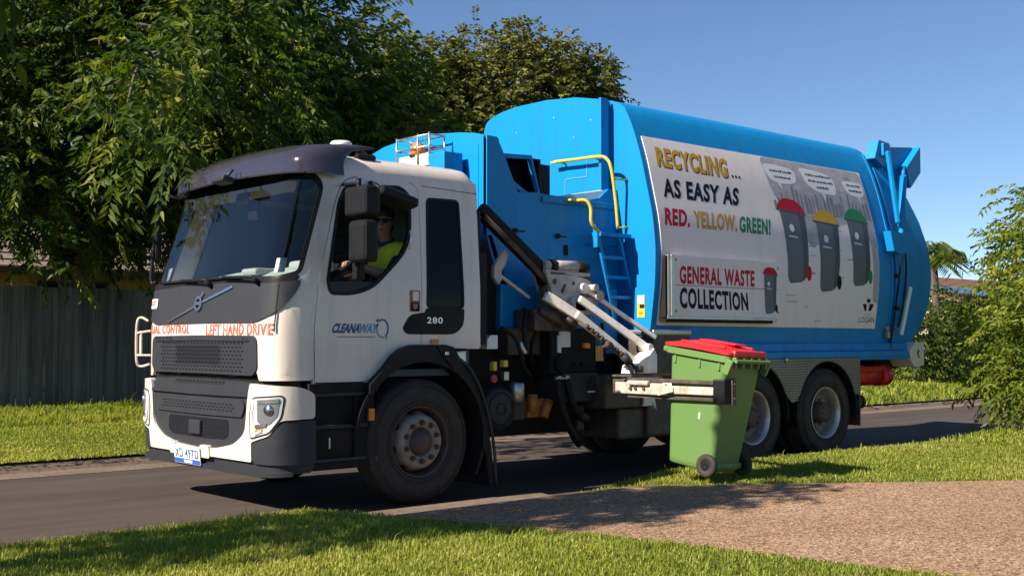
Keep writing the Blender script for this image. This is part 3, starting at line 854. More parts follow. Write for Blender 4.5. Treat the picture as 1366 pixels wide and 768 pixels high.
# ---- cab shell
ZT = 2.64
cab = MB()
ws = rnd(mir([(0, 1.815, 0), (.4, 1.815, 0), (1.06, 1.80, .05), (1.225, 1.85, .05), (1.262, 2.56, .08), (1.1, 2.67, .1), (.4, 2.70, 0), (0, 2.70, 0)]), .05)
shell = [(-1.41, 1.02), (1.41, 1.02), (1.41, 2.74), (-1.41, 2.74)]
cab.sheet(rnd([(-1.395, 1.03, .04), (-.93, 1.03, .02), (-.90, 1.10, .03), (.90, 1.10, .03), (.93, 1.03, .02), (1.395, 1.03, .04), (1.395, 2.74, 0), (-1.395, 2.74, 0)], .03), [ws], cabS, 0, .03, cu=.06, cv=.12)
door = rnd([(1.405, 1.012, .02), (1.395, 1.76, .1), (1.405, 2.44, .1), (1.44, 2.60, .06), (1.62, 2.645, .1), (2.30, 2.655, .09), (2.425, 2.60, .1), (2.43, 2.29), (2.415, 1.295, .03), (2.19, 1.255, .1), (1.88, 1.012, .05)], .05)
rearwin = rnd([(2.51, 2.525), (2.86, 2.53), (2.875, 1.60), (2.475, 1.60)], .05)
def grow(p, d):
    cx = sum(q[0] for q in p) / len(p); cz = sum(q[1] for q in p) / len(p)
    out = []
    for i in range(len(p)):
        a, b = Vector(p[i - 1]), Vector(p[(i + 1) % len(p)]); t = (b - a)
        if t.length < 1e-9: out.append(p[i]); continue
        t.normalize(); n = Vector((t.y, -t.x)); 
        if n.dot(Vector(p[i]) - Vector((cx, cz))) < 0: n = -n
        out.append((p[i][0] + n.x * d, p[i][1] + n.y * d))
    return out
side = [(1.39, 1.0), (1.88, 1.0), (2.19, 1.243), (2.34, 1.28), (3.04, 1.262), (3.055, 1.3), (3.06, ZT + .05), (1.39, ZT + .05)]
cab.sheet(side, [grow(door, .007), rearwin], cabS, 0, .03, cv=.12)
cab.sheet([(-p[0], p[1]) for p in side][::-1], (), cabS, 0, .03, cv=.12)
# roof
def roofsec(x):
    t = min(1, max(0, (x + 1.05) / .45)); dz = -.11 * (1 - t) ** 2
    if x > .56: dz -= ((x - .56) / .11) ** 2 * .07
    S_ = [(.117, ZT), (.122, 2.70), (.145, 2.755), (.20, 2.80), (.32, 2.832), (.62, 2.855), (1.2, 2.87)]
    S_ = S_ + [(2.4 - y, z) for y, z in reversed(S_[:-1])]
    return [(x, y, z + (dz * min(1, (z - ZT) / .1) if z > ZT else 0)) for y, z in S_]
rows = [[cab.bm.verts.new(p) for p in roofsec(x)] for x in (-1.06, -.95, -.8, -.6, -.2, .3, .5, .56, .60, .635, .66)]
for A, B in zip(rows, rows[1:]):
    for k in range(len(A) - 1):
        f = cab.bm.faces.new((A[k], A[k + 1], B[k + 1], B[k])); f.smooth = True
# rear wall
cab.sheet(rnd([(.07, 1.26), (2.33, 1.26), (2.27, 2.72, .12), (1.2, 2.82, 0), (.13, 2.72, .12)], .03), (), PX(.655), 0, .03, sgn=-1, back=(1, 0, 0))
CAB = cab.done('cab', WHITE, T, recalc=False)
# roof seam and mouldings
MB().sheet(rnd([(2.47, 2.618), (3.058, 2.60), (3.058, 2.605), (2.47, 2.623)], 0), (), cabS, .002, .003).done('seam', BLACKP, CAB)

ip = MB()                                                    # dark trim inside
ip.bx(-1.0, .6, .10, 2.3, 1.04, 1.10, .01); ip.bx(.56, .60, .12, 2.28, 1.1, 2.66, .01)
ip.bx(-.95, .55, .16, 2.24, 2.66, 2.69, .01)
ip.sheet([(1.42, 1.05), (2.40, 1.32), (2.40, 1.66), (1.46, 1.66)], (), cabS, -.035, .03, cv=.2)
ip.sheet([(-1.42, 1.05), (-2.9, 1.32), (-2.9, 2.6), (-1.46, 2.6)][::-1], (), cabS, -.035, .03, cv=.2)
ip.done('cab_interior', INTM, CAB)
ds = MB(); ds.sheet(rnd([(.16, -1.12), (2.24, -1.12), (2.2, -.72), (.2, -.72)], .1), (), lambda u, v: (v, u, 1.78 + .42 * (v + 1.12) - .04 * abs(u - 1.2) ** 2), 0, .2, cu=.2, back=(0, 0, -1))
ds.box((-.72, .55, 1.94), (.14, .5, .10), None, .04); ds.box((-.86, 1.15, 1.91), (.2, .25, .06), None, .03); ds.box((-1.02, 1.75, 1.845), (.14, .5, .03), None, .012)
ds.done('dashboard', DASHM, CAB)
sw = MB(); sw.lathe([(-.018, .20), (0, .218), (.018, .20), (0, .182)], (0, 0, 0), 'Z', 28, close=True); sw.cyl((0, 0, -.03), (0, 0, .01), .06, 14)
for k in range(3): sw.beam((0, 0, -.01), (.19 * math.cos(k * 2.1 + .5), .19 * math.sin(k * 2.1 + .5), 0), .03, .012)
M_ = Matrix.Translation((-.50, .56, 1.93)) @ Matrix.Rotation(R(-34), 4, 'Y')
for v in sw.bm.verts: v.co = M_ @ v.co
sw.tube([(-.5, .56, 1.89), (-.72, .56, 1.70)], .035, 8)
sw.done('steering_wheel', BLACKP, CAB)
for yy in (.55, 1.85):
    st = MB(); st.bx(-.12, .38, yy - .25, yy + .25, 1.28, 1.46, .06); st.box((.36, yy, 1.80), (.12, .5, .75), Matrix.Rotation(R(8), 3, 'Y'), .05)
    st.box((.42, yy, 2.26), (.09, .28, .2), Matrix.Rotation(R(8), 3, 'Y'), .04); st.bx(-.05, .3, yy - .15, yy + .15, 1.1, 1.28, .02)
    st.done('seat', SEATM, CAB)
# windscreen
wsg = MB(); wsg.sheet(grow(ws, .012), (), cabS, -.012, 0, cu=.06, cv=.12); wsg.done('windscreen', GLASS, T)
wt = MB(); wt.sheet(grow(ws, .016), [grow(ws, -.022)], cabS, .004, .012, cu=.06, cv=.12); wt.done('windscreen_seal', BLACKP, CAB)
wb = MB(); wb.sheet(rnd(mir([(0, 2.49), (.5, 2.49), (1.16, 2.50, .05), (1.255, 2.60, .03), (1.1, 2.69), (.4, 2.70), (0, 2.70)]), .0), (), cabS, -.03, .004, cu=.06, cv=.1)
wb.done('sunshade_band', mat('olive_sunshade', (.018, .016, .010), .8, spec=.1), CAB)
mr = MB(); mr.box((-1.0, .98, 2.45), (.05, .16, .24), None, .03); mr.cyl((-1.0, .98, 2.55), (-1.02, .98, 2.66), .012, 8); mr.done('dashcam', BLACKP, CAB)
for (yy, col_) in ((.32, INKWHT),):
    MB().sheet(Q(1.0, 1.1, 1.86, 1.97), (), cabS, -.02, .002).done('permit_sticker', col_, CAB)
# cowl and wipers
cw = MB(); cw.sheet(rnd(mir([(0, 1.775), (.5, 1.775), (1.06, 1.755, .03), (1.22, 1.79, .03), (1.225, 1.835, .03), (1.06, 1.805), (0, 1.818)]), .0), (), cabS, .010, .01, cu=.06)
cw.done('cowl', BLACKP, T)
for s0, s1 in ((.02, .72), (-.72, -.02)):
    wp = MB()
    a = Vector(cabS(s1 + .16, 1.79)) + Vector((-.05, 0, 0)); b = Vector(cabS((s0 + s1) / 2, 1.835)) + Vector((-.05, 0, 0))
    wp.tube([a, a + Vector((-.02, 0, .03)), b], .012, 8)
    pts = [Vector(cabS(s0 + (s1 - s0) * k / 8 - .1, 1.832)) + Vector((-.025, 0, 0)) for k in range(9)]
    wp.tube(pts, .012, 6); wp.cyl(a + Vector((.04, 0, -.02)), a + Vector((-.02, 0, .02)), .022, 10)
    wp.done('windscreen_wiper', BLACKP, T)
# bonnet panel
bon = rnd(mir([(0, 1.475, 0), (.4, 1.473, 0), (.90, 1.468, .12), (1.11, 1.56, .12), (1.215, 1.70, .06), (1.255, 1.80, .05), (1.06, 1.768, .02), (.4, 1.79, 0), (0, 1.792, 0)]), .0)
bo = MB(); bo.sheet(bon, (), cabS, .012, .02, cu=.06, cv=.1); BON = bo.done('bonnet_panel', CHAR, T)
for s_ in (1.08, -1.08):
    q = MB(); q.sheet([(s_ - .005, 1.40), (s_ + .005, 1.40), (s_ + .006, 1.765), (s_ - .004, 1.765)], (), cabS, .0135, .004, cv=.05); q.done('seam', INKBLK, BON)
em = MB()
em.sheet(*(lambda a, b: (a, [b]))(*ring2d(-.045, 1.635, .062, .062, .022)), cabS, .028, .014)
em.sheet([(-.60, 1.495), (-.585, 1.482), (-.09, 1.605), (-.10, 1.625)], (), cabS, .022, .008, cu=.1)
em.sheet([(.01, 1.655), (.02, 1.637), (.50, 1.748), (.49, 1.768)], (), cabS, .022, .008, cu=.1)
em.sheet([(-.0, 1.675), (.035, 1.715), (.02, 1.73), (-.015, 1.69)], (), cabS, .028, .012)
em.sheet([(-.085, 1.622), (.0, 1.622), (.0, 1.648), (-.085, 1.648)], (), cabS, .031, .01)
em.done('emblem', CHROME, BON)
sk = MB(); sk.sheet(rnd(Q(-1.06, -.85, 1.61, 1.695), .02), (), cabS, .020, .006, cu=.05); SK = sk.done('sticker', INKWHT, BON)
for z_, a, b, m_ in ((1.668, -1.03, -.88, INKRED), (1.648, -1.03, -.89, INKBLK)):
    k = MB(); x = a
    while x < b: k.sheet(Q(x, x + .011, z_ - .006, z_ + .006), (), cabS, .0215, 0); x += .017
    k.done('small_print', m_, BON)
# red words under the bonnet
lettering('DUAL CONTROL', Q(-1.05, -.20, 1.392, 1.468), cabS, .0035, DECALRED, CAB, bold=.03, label='faded red words DUAL CONTROL')
lettering('LEFT HAND DRIVE', Q(.10, 1.065, 1.376, 1.464), cabS, .0035, DECALRED, CAB, bold=.03, label='faded red words LEFT HAND DRIVE')
# grille
gr = MB(); gr.sheet(rnd(mir([(0, 1.07, 0), (.86, 1.065, .03), (.915, 1.12, .05), (.905, 1.34, .04), (.86, 1.372, .03), (0, 1.378, 0)]), .0), (), cabS, .014, .03, cu=.08, cv=.1)
GR = gr.done('grille', CHAR, T)
gh = MB()
for r_ in range(8):
    z_ = 1.098 + r_ * .0305
    for c_ in range(24):
        s_ = -.70 + c_ * .06 + (.03 if r_ % 2 else 0)
        mid = -.42 < s_ < .36 and 2 <= r_ <= 6
        if not mid and (abs(s_) > .72): continue
        w_, h_ = (.0285, .0146) if mid else (.019, .0085)
        gh.sheet([(s_ - w_, z_ - h_ * .4), (s_ - w_ * .5, z_ - h_), (s_ + w_ * .5, z_ - h_), (s_ + w_, z_ - h_ * .4), (s_ + w_, z_ + h_ * .4), (s_ + w_ * .5, z_ + h_), (s_ - w_ * .5, z_ + h_), (s_ - w_, z_ + h_ * .4)], (), cabS, .0155, 0)
gh.done('grille_mesh', INKBLK, GR)
gl = MB(); gl.sheet(rnd(mir([(0, 1.327), (.80, 1.322), (.82, 1.333), (0, 1.338)]), 0), (), cabS, .018, .006, cu=.1); gl.done('grille_bar', BLACKP, GR)
lettering('V O L V O', Q(-.84, -.50, 1.342, 1.366), cabS, .0165, CHROME, GR, bold=.015)
lettering('FE', Q(.70, .80, 1.338, 1.362), cabS, .0165, CHROME, GR, bold=.015)
# dark gap and mesh band between cab and bumper
gp = MB(); gp.sheet(Q(-1.30, 1.30, .93, 1.05), (), cabS, -.03, .03, cu=.08); 
gp.done('front_gap', DARK, T)
q = MB(); q.sheet(rnd(mir([(0, .935), (.80, .93), (.82, .905), (0, .90)]), .012), (), bumpS, .020, .03, cu=.08); q.done('bumper_shelf', CHAR, T)
gm = MB(); gm.sheet(rnd(mir([(0, .97), (.84, .97), (.84, 1.015), (.55, 1.02), (0, 1.025)]), 0), (), cabS, .01, .03, cu=.08)
GM = gm.done('upper_bumper_panel', CHAR, T)
q = MB()
for r_ in range(2):
    for c_ in range(14):
        s_ = -.44 + c_ * .062 + .03 * r_; q.sheet(rnd(Q(s_, s_ + .042, .975 + r_ * .022, .992 + r_ * .022), .006), (), cabS, .0115, 0)
q.done('mesh_slots', INKBLK, GM)
# bumper
bz = MB(); bz.sheet(Q(-.86, .86, .42, .985), (), bumpS, -.004, .03, cu=.08, cv=.1)
CTR = bz.done('bumper_centre', CHAR, T)
q = MB(); q.sheet(rnd(mir([(0, .715), (.50, .715), (.51, .60), (.44, .56), (0, .553)]), .03), (), bumpS, .000, 0, cu=.08); q.done('lower_opening', INKBLK, CTR)
q = MB(); q.box((-1.385, 1.2, .635), (.05, .20, .115), None, .012); q.done('tow_cover', CHAR, CTR)
q = MB(); q.sheet(rnd(mir([(0, .885), (.72, .88), (.76, .83), (.72, .745), (0, .74)]), .03), (), bumpS, .012, .02, cu=.08); BB = q.done('bumper_bar', CHAR, CTR)
q = MB()
for r_ in range(3):
    for c_ in range(20):
        s_ = -.60 + c_ * .06 + (.03 if r_ == 1 else 0); q.sheet(Q(s_, s_ + .035, .782 + r_ * .024, .793 + r_ * .024), (), bumpS, .0135, 0)
q.done('mesh_slots', INKBLK, BB)
q = MB()
for r_ in range(4):
    for c_ in range(13):
        s_ = -.40 + c_ * .062 + (.03 if r_ % 2 else 0); q.sheet(Q(s_, s_ + .04, .582 + r_ * .027, .597 + r_ * .027), (), bumpS, .0018, 0)
q.done('radiator_mesh', DARK, CTR)
wbm = rnd([(-1.39, .745, .03), (-1.39, .93, .04), (-1.27, .985, .05), (-.84, 1.01, .02), (-.81, .91, .04), (-.775, .63, .06), (-.62, .535, .08), (-.33, .485, .06), (0, .472, 0), (.33, .485, .06), (.62, .535, .08), (.775, .63, .06), (.81, .91, .04), (.84, 1.01, .02), (1.27, .985, .05), (1.39, .93, .04), (1.39, .745, .03),
            (1.13, .735, .03), (1.05, .62, .04), (.86, .565, .02), (.85, .415, .02), (-.85, .415, .02), (-.86, .565, .02), (-1.05, .62, .04), (-1.13, .735, .03)], .03)
q = MB(); q.sheet(wbm, (), bumpS, .016, .04, cu=.05, cv=.08); BUM = q.done('bumper', WHITE, T)
for sg in (1, -1):
    P_ = [(.86, .555), (1.05, .61), (1.14, .725), (1.40, .735), (1.40, .40), (.86, .405)]
    P_ = [(sg * a, b) for a, b in P_]
    q = MB(); q.sheet(rnd(P_ if sg > 0 else P_[::-1], .03), (), bumpS, .010, .04, cu=.05, cv=.08); q.done('bumper_corner', CHAR, T)
    H_ = [(.885, .895), (1.15, .915), (1.13, .76), (1.05, .645), (.86, .595), (.85, .78)]; H_ = [(sg * a, b) for a, b in H_]
    H_ = H_ if sg > 0 else H_[::-1]
    q = MB(); q.sheet(rnd(H_, .03), (), bumpS, .020, .03, cu=.04, cv=.06); HL = q.done('headlight', LENS, T)
    q = MB(); q.sheet(grow(rnd(H_, .03), .012), [rnd(H_, .03)], bumpS, .0185, .012, cu=.04, cv=.06); q.done('lamp_surround', BLACKP, HL)
    q = MB()
    R_ = [(sg * a, b) for a, b in ((.945, .885), (1.125, .90), (1.11, .77), (1.05, .70), (.95, .715))]
    q.sheet(rnd(R_ if sg > 0 else R_[::-1], .025), (), bumpS, .024, .012, cu=.03, cv=.04)
    q.done('lamp_bowl', mat('lamp_bowl_grey', (.20, .21, .24), .25, metal=.4), HL); q = MB()
    c_ = Vector(bumpS(sg * 1.05, .815)); ax = Vector((-1, -.35 * sg, 0)).normalized()
    q.tube([c_ + ax * .02, c_ + ax * .034, c_ + ax * .038], [.042, .038, .001], 18)
    R_ = [(sg * a, b) for a, b in ((.955, .885), (1.12, .90), (1.115, .868), (.955, .855))]
    q.sheet(R_ if sg > 0 else R_[::-1], (), bumpS, .030, .008, cu=.03)
    R_ = [(sg * a, b) for a, b in ((.93, .70), (1.04, .715), (1.03, .69), (.93, .672))]
    q.sheet(R_ if sg > 0 else R_[::-1], (), bumpS, .030, .008, cu=.03)
    q.done('reflector', CHROME, HL)
    q = MB(); q.sheet(rnd([(sg * .90, .655), (sg * 1.0, .68), (sg * 1.0, .66), (sg * .90, .635)], 0), (), bumpS, .024, .004); q.done('indicator', ORANGE, HL)
    q = MB(); q.tube([Vector(bumpS(sg * s_, z_)) + Vector((-.022, 0, 0)) for s_, z_ in ((.90, .885), (.885, .79), (.895, .66), (.93, .63), (1.0, .655))], .011, 8); q.done('light_bezel', INKWHT, HL)
q = MB(); q.sheet(rnd(mir([(0, .335), (.9, .33), (1.36, .335), (1.40, .40), (1.0, .405), (0, .41)]), .01), (), bumpS, -.01, .05, cu=.06)
q.sheet(rnd(mir([(0, .315), (.9, .31), (1.2, .32), (1.2, .35), (0, .35)]), .01), (), bumpS, .03, .05, cu=.06)
q.done('bumper_lip', CHAR, T)
pl = MB(); pl.sheet(rnd(Q(-.335, .115, .335, .478), .012), (), bumpS, .045, .006, cu=.1); NP = pl.done('number_plate', PLATE_W, T)
q = MB(); q.sheet(rnd(Q(-.33, .11, .338, .375), .008), (), bumpS, .0465, .001, cu=.1); q.done('plate_band', PLATE_B, NP)
q = MB(); q.sheet(rnd(Q(-.16, -.02, .345, .366), .004), (), bumpS, .0475, .001); q.done('plate_print', INKWHT, NP)
lettering('XD·49TD', Q(-.305, .095, .383, .455), bumpS, .0468, INKNAVY, NP, bold=.01)
q = MB(); q.sheet(rnd(Q(.10, .24, .40, .50), .02), (), bumpS, .03, .03); q.done('plate_bracket', WHITE, BUM)
q = MB(); q.sheet(rnd(Q(-.44, -.33, .40, .50), .02), (), bumpS, .03, .03); q.done('plate_bracket', WHITE, BUM)

# ---- door
dwin = rnd([(1.455, 2.555, .05), (1.8, 2.575, 0), (2.25, 2.60, .08), (2.345, 2.53, .08), (2.335, 2.10, .25), (1.95, 1.755, .12), (1.74, 1.69, .10), (1.50, 1.69, .08), (1.465, 1.80, .05), (1.425, 2.42, .05)], .05)
dm = MB(); dm.sheet(door, [dwin], cabS, .003, .035, cv=.12); DOOR = dm.done('door', WHITE, T, recalc=False)
q = MB(); q.sheet(grow(dwin, .004), [grow(dwin, -.024)], cabS, .007, .04, cv=.12); q.done('window_trim', BLACKP, DOOR)
q = MB(); q.sheet(rnd([(1.475, 1.79), (1.70, 1.80), (1.97, 1.80), (1.94, 1.76), (1.73, 1.705), (1.51, 1.705)], .02), (), cabS, -.01, .02, cv=.1); q.done('window_sill', CHAR, DOOR)
q = MB(); q.sheet(grow(door, .0065), [door], cabS, -.006, .02, cv=.12); q.done('door_seal', INKBLK, DOOR)
q = MB(); q.sheet(rnd(Q(2.30, 2.405, 1.57, 1.745), .012), (), cabS, .006, .004); HS = q.done('warning_sticker', mat('sticker_brown', (.30, .10, .05), .5, var=.4, scale=40), DOOR)
q = MB(); q.sheet(rnd(Q(2.33, 2.39, 1.66, 1.735), .006), (), cabS, .0072, .001); q.done('sticker_panel', INKWHT, DOOR)
q = MB(); q.sheet(rnd(Q(2.312, 2.395, 1.575, 1.645), .006), (), cabS, .0072, .001); q.done('sticker_panel', INKBLK, DOOR)
q = MB(); q.sheet(rnd([(2.33, 1.635), (2.38, 1.635), (2.375, 1.60), (2.355, 1.585), (2.335, 1.60)], .008), (), cabS, .0084, .001); q.done('sticker_mark', SKIN, DOOR)
# door logo
lettering('CLEANA', [(1.545, 1.392), (1.805, 1.392), (1.83, 1.468), (1.57, 1.468)], cabS, .0052, INKNAVY, DOOR, bold=.05, space=1.0)
lettering('WAY', [(1.787, 1.392), (1.975, 1.392), (2.0, 1.468), (1.812, 1.468)], cabS, .0052, INKSKY, DOOR, bold=.05, space=1.0)
def arc2(cx, cy, rx, ry, a0, a1, w, n=14):
    o = [(cx + rx * math.cos(R(a0 + (a1 - a0) * k / n)), cy + ry * math.sin(R(a0 + (a1 - a0) * k / n))) for k in range(n + 1)]
    i = [(cx + (rx - w) * math.cos(R(a0 + (a1 - a0) * k / n)), cy + (ry - w) * math.sin(R(a0 + (a1 - a0) * k / n))) for k in range(n + 1)]
    return o + i[::-1]
q = MB(); q.sheet(arc2(2.03, 1.43, .062, .078, -60, 130, .014), (), cabS, .0052, 0); q.sheet([(1.965, 1.495), (1.995, 1.512), (1.985, 1.475)], (), cabS, .0052, 0); q.done('logo_arrow', INKNAVY, DOOR)
q = MB(); q.sheet(arc2(2.03, 1.43, .062, .078, 150, 285, .014), (), cabS, .0052, 0); q.sheet([(2.055, 1.34), (2.06, 1.37), (2.085, 1.36)], (), cabS, .0052, 0); q.done('logo_arrow', INKSKY, DOOR)
q = MB(); x = 1.60
while x < 1.95: q.sheet(Q(x, x + .010, 1.358, 1.367), (), cabS, .0052, 0); x += .0145
q.done('small_print', INKGREY, DOOR)
# black trim with engine figure below the rear window
tr = rnd([(2.475, 1.60, .01), (2.875, 1.60, .01), (2.868, 1.46, .12), (2.77, 1.385, .06), (2.27, 1.385, .05), (2.225, 1.43, .05), (2.30, 1.545, .05), (2.46, 1.565, .03)], .03)
q = MB(); q.sheet(tr, (), cabS, .008, .008); TR = q.done('side_trim', BLACKP, T)
q = MB(); q.sheet(Q(2.408, 2.414, 1.388, 1.565), (), cabS, .0088, 0); q.sheet(rnd([(2.255, 1.44), (2.38, 1.44), (2.38, 1.50), (2.31, 1.515), (2.262, 1.47)], .02), (), cabS, .0088, 0); q.done('handle_recess', INKBLK, TR)
lettering('280', Q(2.475, 2.64, 1.475, 1.527), cabS, .0092, CHROME, TR, bold=.015)
q = MB(); q.sheet(grow(rearwin, .002), (), cabS, -.004, .006, cv=.12); q.done('rear_side_window', SIDEGL, T)
q = MB(); q.sheet(grow(rearwin, .004), [grow(rearwin, -.018)], cabS, .003, .02, cv=.12); q.done('window_seal', BLACKP, CAB)
q = MB(); q.sheet(rnd(Q(2.515, 2.595, 1.31, 1.345), .01), (), cabS, .014, .014); q.done('side_marker_lamp', ORANGE, T)
q = MB(); q.tube(spline([(-.10, .035, 2.24), (-.10, .022, 2.16), (-.10, .036, 2.08)], 5), .007, 6); q.done('door_pull', CHROME, DOOR)
q = MB(); q.sheet(rnd([(-1.47, 2.5), (-2.25, 2.55), (-2.3, 2.0), (-1.9, 1.72), (-1.5, 1.7)], .05), (), cabS, .004, .006, cv=.1); q.done('far_door_window', SIDEGL, T)

# ---- visor over the windscreen
def visS(s, t):
    x, y = plan(s)
    w = min(1, max(0, (-.62 - x) / .45)); w = w * w * (3 - 2 * w)
    ks = [(0, .235, 2.635), (.3, .235, 2.72), (.42, .25, 2.765), (.5, .285, 2.80), (.75, .40, 2.862), (1, .62, 2.89)]
    sb = np.interp(t, [k[0] for k in ks], [k[1] for k in ks]); z = np.interp(t, [k[0] for k in ks], [k[2] for k in ks])
    dome = .045 * (1 - ((y - 1.2) / 1.15) ** 2)
    bow = .05 * (1 - ((y - 1.2) / 1.15) ** 2)
    yy = 1.2 + (y - 1.2) * (1.0 - .04 * t)
    return (x + sb * w + .12 * (1 - w) * 0 - bow * (1 - t), yy, z + dome * (.6 + .6 * t) - .05 * (1 - w) * (t > .4) * t)
q = MB(); q.sheet(Q(-1.52, 1.52, 0, 1), (), visS, 0, .02, cu=.06, cv=.08, back=(.25, 0, -.6)); q.done('sun_visor', VISORM, T, recalc=False)
q = MB(); q.box((-1.27, 1.02, 2.64), (.11, .22, .055), Matrix.Rotation(R(12), 3, 'Y'), .02); q.cyl((-1.25, 1.0, 2.66), (-1.2, .98, 2.73), .012, 8); q.done('front_mirror', CHAR, T)

# ---- mirrors
q = MB(); q.box((-.77, -.25, 2.395), (.13, .30, .225), None, .035, 3); q.box((-.735, -.25, 2.395), (.10, .27, .19), None, .02); q.done('mirror', BLACKP, T, label='upper door mirror housing')
q = MB(); q.box((-.775, -.285, 2.085), (.14, .24, .325), None, .05, 3); q.done('mirror', BLACKP, T, label='taller lower door mirror housing')
q = MB(); q.tube([(-.72, .09, 2.56), (-.75, -.14, 2.545), (-.76, -.2, 2.52), (-.76, -.2, 1.88), (-.75, -.12, 1.84), (-.72, .06, 1.83)], .014, 8); q.cyl((-.75, -.18, 2.50), (-.75, -.18, 2.58), .022, 8); q.bx(-.78, -.70, -.2, -.14, 1.80, 1.93, .01); q.done('mirror_bracket', BLACKP, T)
q = MB(); q.box((-.40, -.17, 2.455), (.37, .17, .085), Matrix.Rotation(R(14), 3, 'Y') @ Matrix.Rotation(R(-10), 3, 'X'), .035, 3); q.tube([(-.45, -.10, 2.50), (-.45, .02, 2.575), (-.45, .10, 2.60)], .02, 8); q.done('mirror', BLACKP, T, label='wide blind spot mirror over the door window')
q = MB(); q.tube(spline([(-1.25, 2.44, 1.51), (-1.29, 2.50, 1.54), (-1.32, 2.52, 1.48), (-1.32, 2.52, 1.16), (-1.29, 2.50, 1.10), (-1.24, 2.42, 1.12)], 4), .012, 8); q.tube([(-1.24, 2.40, 1.42), (-1.32, 2.52, 1.40)], .012, 6); q.tube([(-1.24, 2.40, 1.2), (-1.32, 2.52, 1.2)], .012, 6)
q.sheet(rnd(Q(2.47, 2.53, 1.2, 1.42), .01), (), PX(-1.30), 0, .01, sgn=-1); q.done('corner_grab_rail', GRIPW, T)
q = MB(); q.tube(spline([(-1.02, 2.32, 2.62), (-1.15, 2.44, 2.66), (-1.16, 2.46, 2.5), (-1.22, 2.46, 1.9), (-1.2, 2.38, 1.86)], 4), .016, 7); q.box((-1.16, 2.46, 2.28), (.06, .06, .42), None, .02); q.done('far_mirror', BLACKP, T)

# ---- roof fittings
q = MB(); q.lathe([(0, .0), (0, .085), (.045, .09), (.06, .075), (.063, 0)], (-.52, .42, 2.905), 'Z', 20); q.cyl((-.52, .42, 2.85), (-.52, .42, 2.91), .045, 10); q.done('satellite_dome', INKWHT, T)
q = MB(); q.box((-.42, .22, 2.815), (.19, .07, .055), Matrix.Rotation(R(-35), 3, 'X'), .025); q.done('roof_marker', BLACKP, T)
q = MB(); q.bx(.86, 1.02, 1.02, 1.52, 2.98, 3.10, .01); q.done('beacon_shelf', WHITE, T)
bc = MB(); bc.lathe([(0, 0), (0, .075), (.08, .07), (.115, .05), (.13, 0)], (.93, 1.30, 3.10), 'Z', 18); BC = bc.done('warning_beacon', ORANGE, T)
MB().lathe([(0, 0), (0, .085), (.02, .085), (.02, 0)], (.93, 1.30, 3.085), 'Z', 18).done('beacon_base', BLACKP, BC)
bg_ = MB()
for (x_, y_) in ((.85, 1.02), (.85, 1.54), (1.03, 1.02), (1.03, 1.54), (.85, 1.2)): bg_.tube([(x_, y_, 3.0), (x_, y_, 3.29)], .009, 6)
for z_ in (3.27, 3.16):
    bg_.tube([(.85, 1.02, z_), (.85, 1.54, z_), (1.03, 1.54, z_), (1.03, 1.02, z_), (.85, 1.02, z_)], .009, 6)
bg_.done('beacon_guard', ALU, T)
q = MB(); q.bx(.84, 1.06, .78, 1.02, 2.75, 3.08, .01); q.done('beacon_post', BLUE, T)

# ---- steps, wheel arch, front underrun
q = MB(); q.bx(-1.03, -.43, .075, .5, .37, .975, .02); q.bx(-1.05, -.40, .03, .5, .93, 1.005, .01); q.bx(-1.0, -.46, .04, .3, .34, .40, .01); q.bx(-.62, -.43, .05, .3, .40, .95, .015)
q.done('step_panel', DARK, T)
q = MB(); q.bx(-1.0, -.5, .045, .14, .655, .685, .006); q.bx(-1.0, -.5, .045, .14, .40, .425, .006); q.bx(-1.02, -.47, .03, .07, .905, .93, .004); q.done('step_tread', CHAR, T)
q = MB(); q.bx(-.845, -.83, .066, .08, .50, .585, .003); q.bx(-.49, -.475, .04, .055, .5, .60, .003); q.done('step_handle', ALU, T)
q = MB(); q.bx(-.505, -.445, .02, .05, .70, .80, .012); q.done('side_marker_lamp', ORANGE, T)
fo = [(-.53, .985), (-.42, 1.09), (-.30, 1.22), (-.22, 1.27), (-.12, 1.30), (.22, 1.30), (.29, 1.285), (.33, 1.21), (.45, 1.12), (.57, .93), (.66, .70), (.72, .42), (.755, .10), (.70, .10)]
fi = [(.70 * 0 + .63 * math.cos(R(a)), .53 + .63 * math.sin(R(a))) for a in range(-8, 148, 8)]
fo2 = [(.755, .10), (.70, .10), (.66, .38)] + fi + [(-.53, .92)]
arch = [(-.53, .985), (-.42, 1.09), (-.30, 1.22), (-.22, 1.27), (-.12, 1.30), (.22, 1.30), (.29, 1.285), (.33, 1.21), (.45, 1.12), (.57, .93), (.66, .70), (.72, .42), (.755, .10), (.70, .10), (.66, .38)] + fi + [(-.53, .92)]
q = MB(); q.sheet(arch, (), PY(-.035), 0, .06, back=(0, 1, 0))
for a0, a1 in zip(range(-30, 165, 6), range(-24, 171, 6)):
    p = lambda a, r: (r * math.cos(R(a)), .53 + r * math.sin(R(a)))
    A, B = p(a0, .635), p(a1, .635); A2, B2 = p(a0, .66), p(a1, .66)
    q.prism([(A[0], -.02, A[1]), (B[0], -.02, B[1]), (B2[0], -.02, B2[1]), (A2[0], -.02, A2[1])], (0, .55, 0))
q.sheet(rnd([(.12, 1.292), (.30, 1.28), (.40, 1.13), (.30, 1.10), (.20, 1.19)], .02), (), PY(-.05), 0, .03, back=(0, 1, 0))
q.done('wheel_arch', BLACKP, T)
q = MB(); q.bx(.20, .235, -.062, -.05, 1.215, 1.24, .004); q.done('arch_lamp', INKWHT, T)
q = MB(); q.bx(.70, .72, .0, .52, .10, .75, .004); q.done('mud_flap', BLACKP, T)
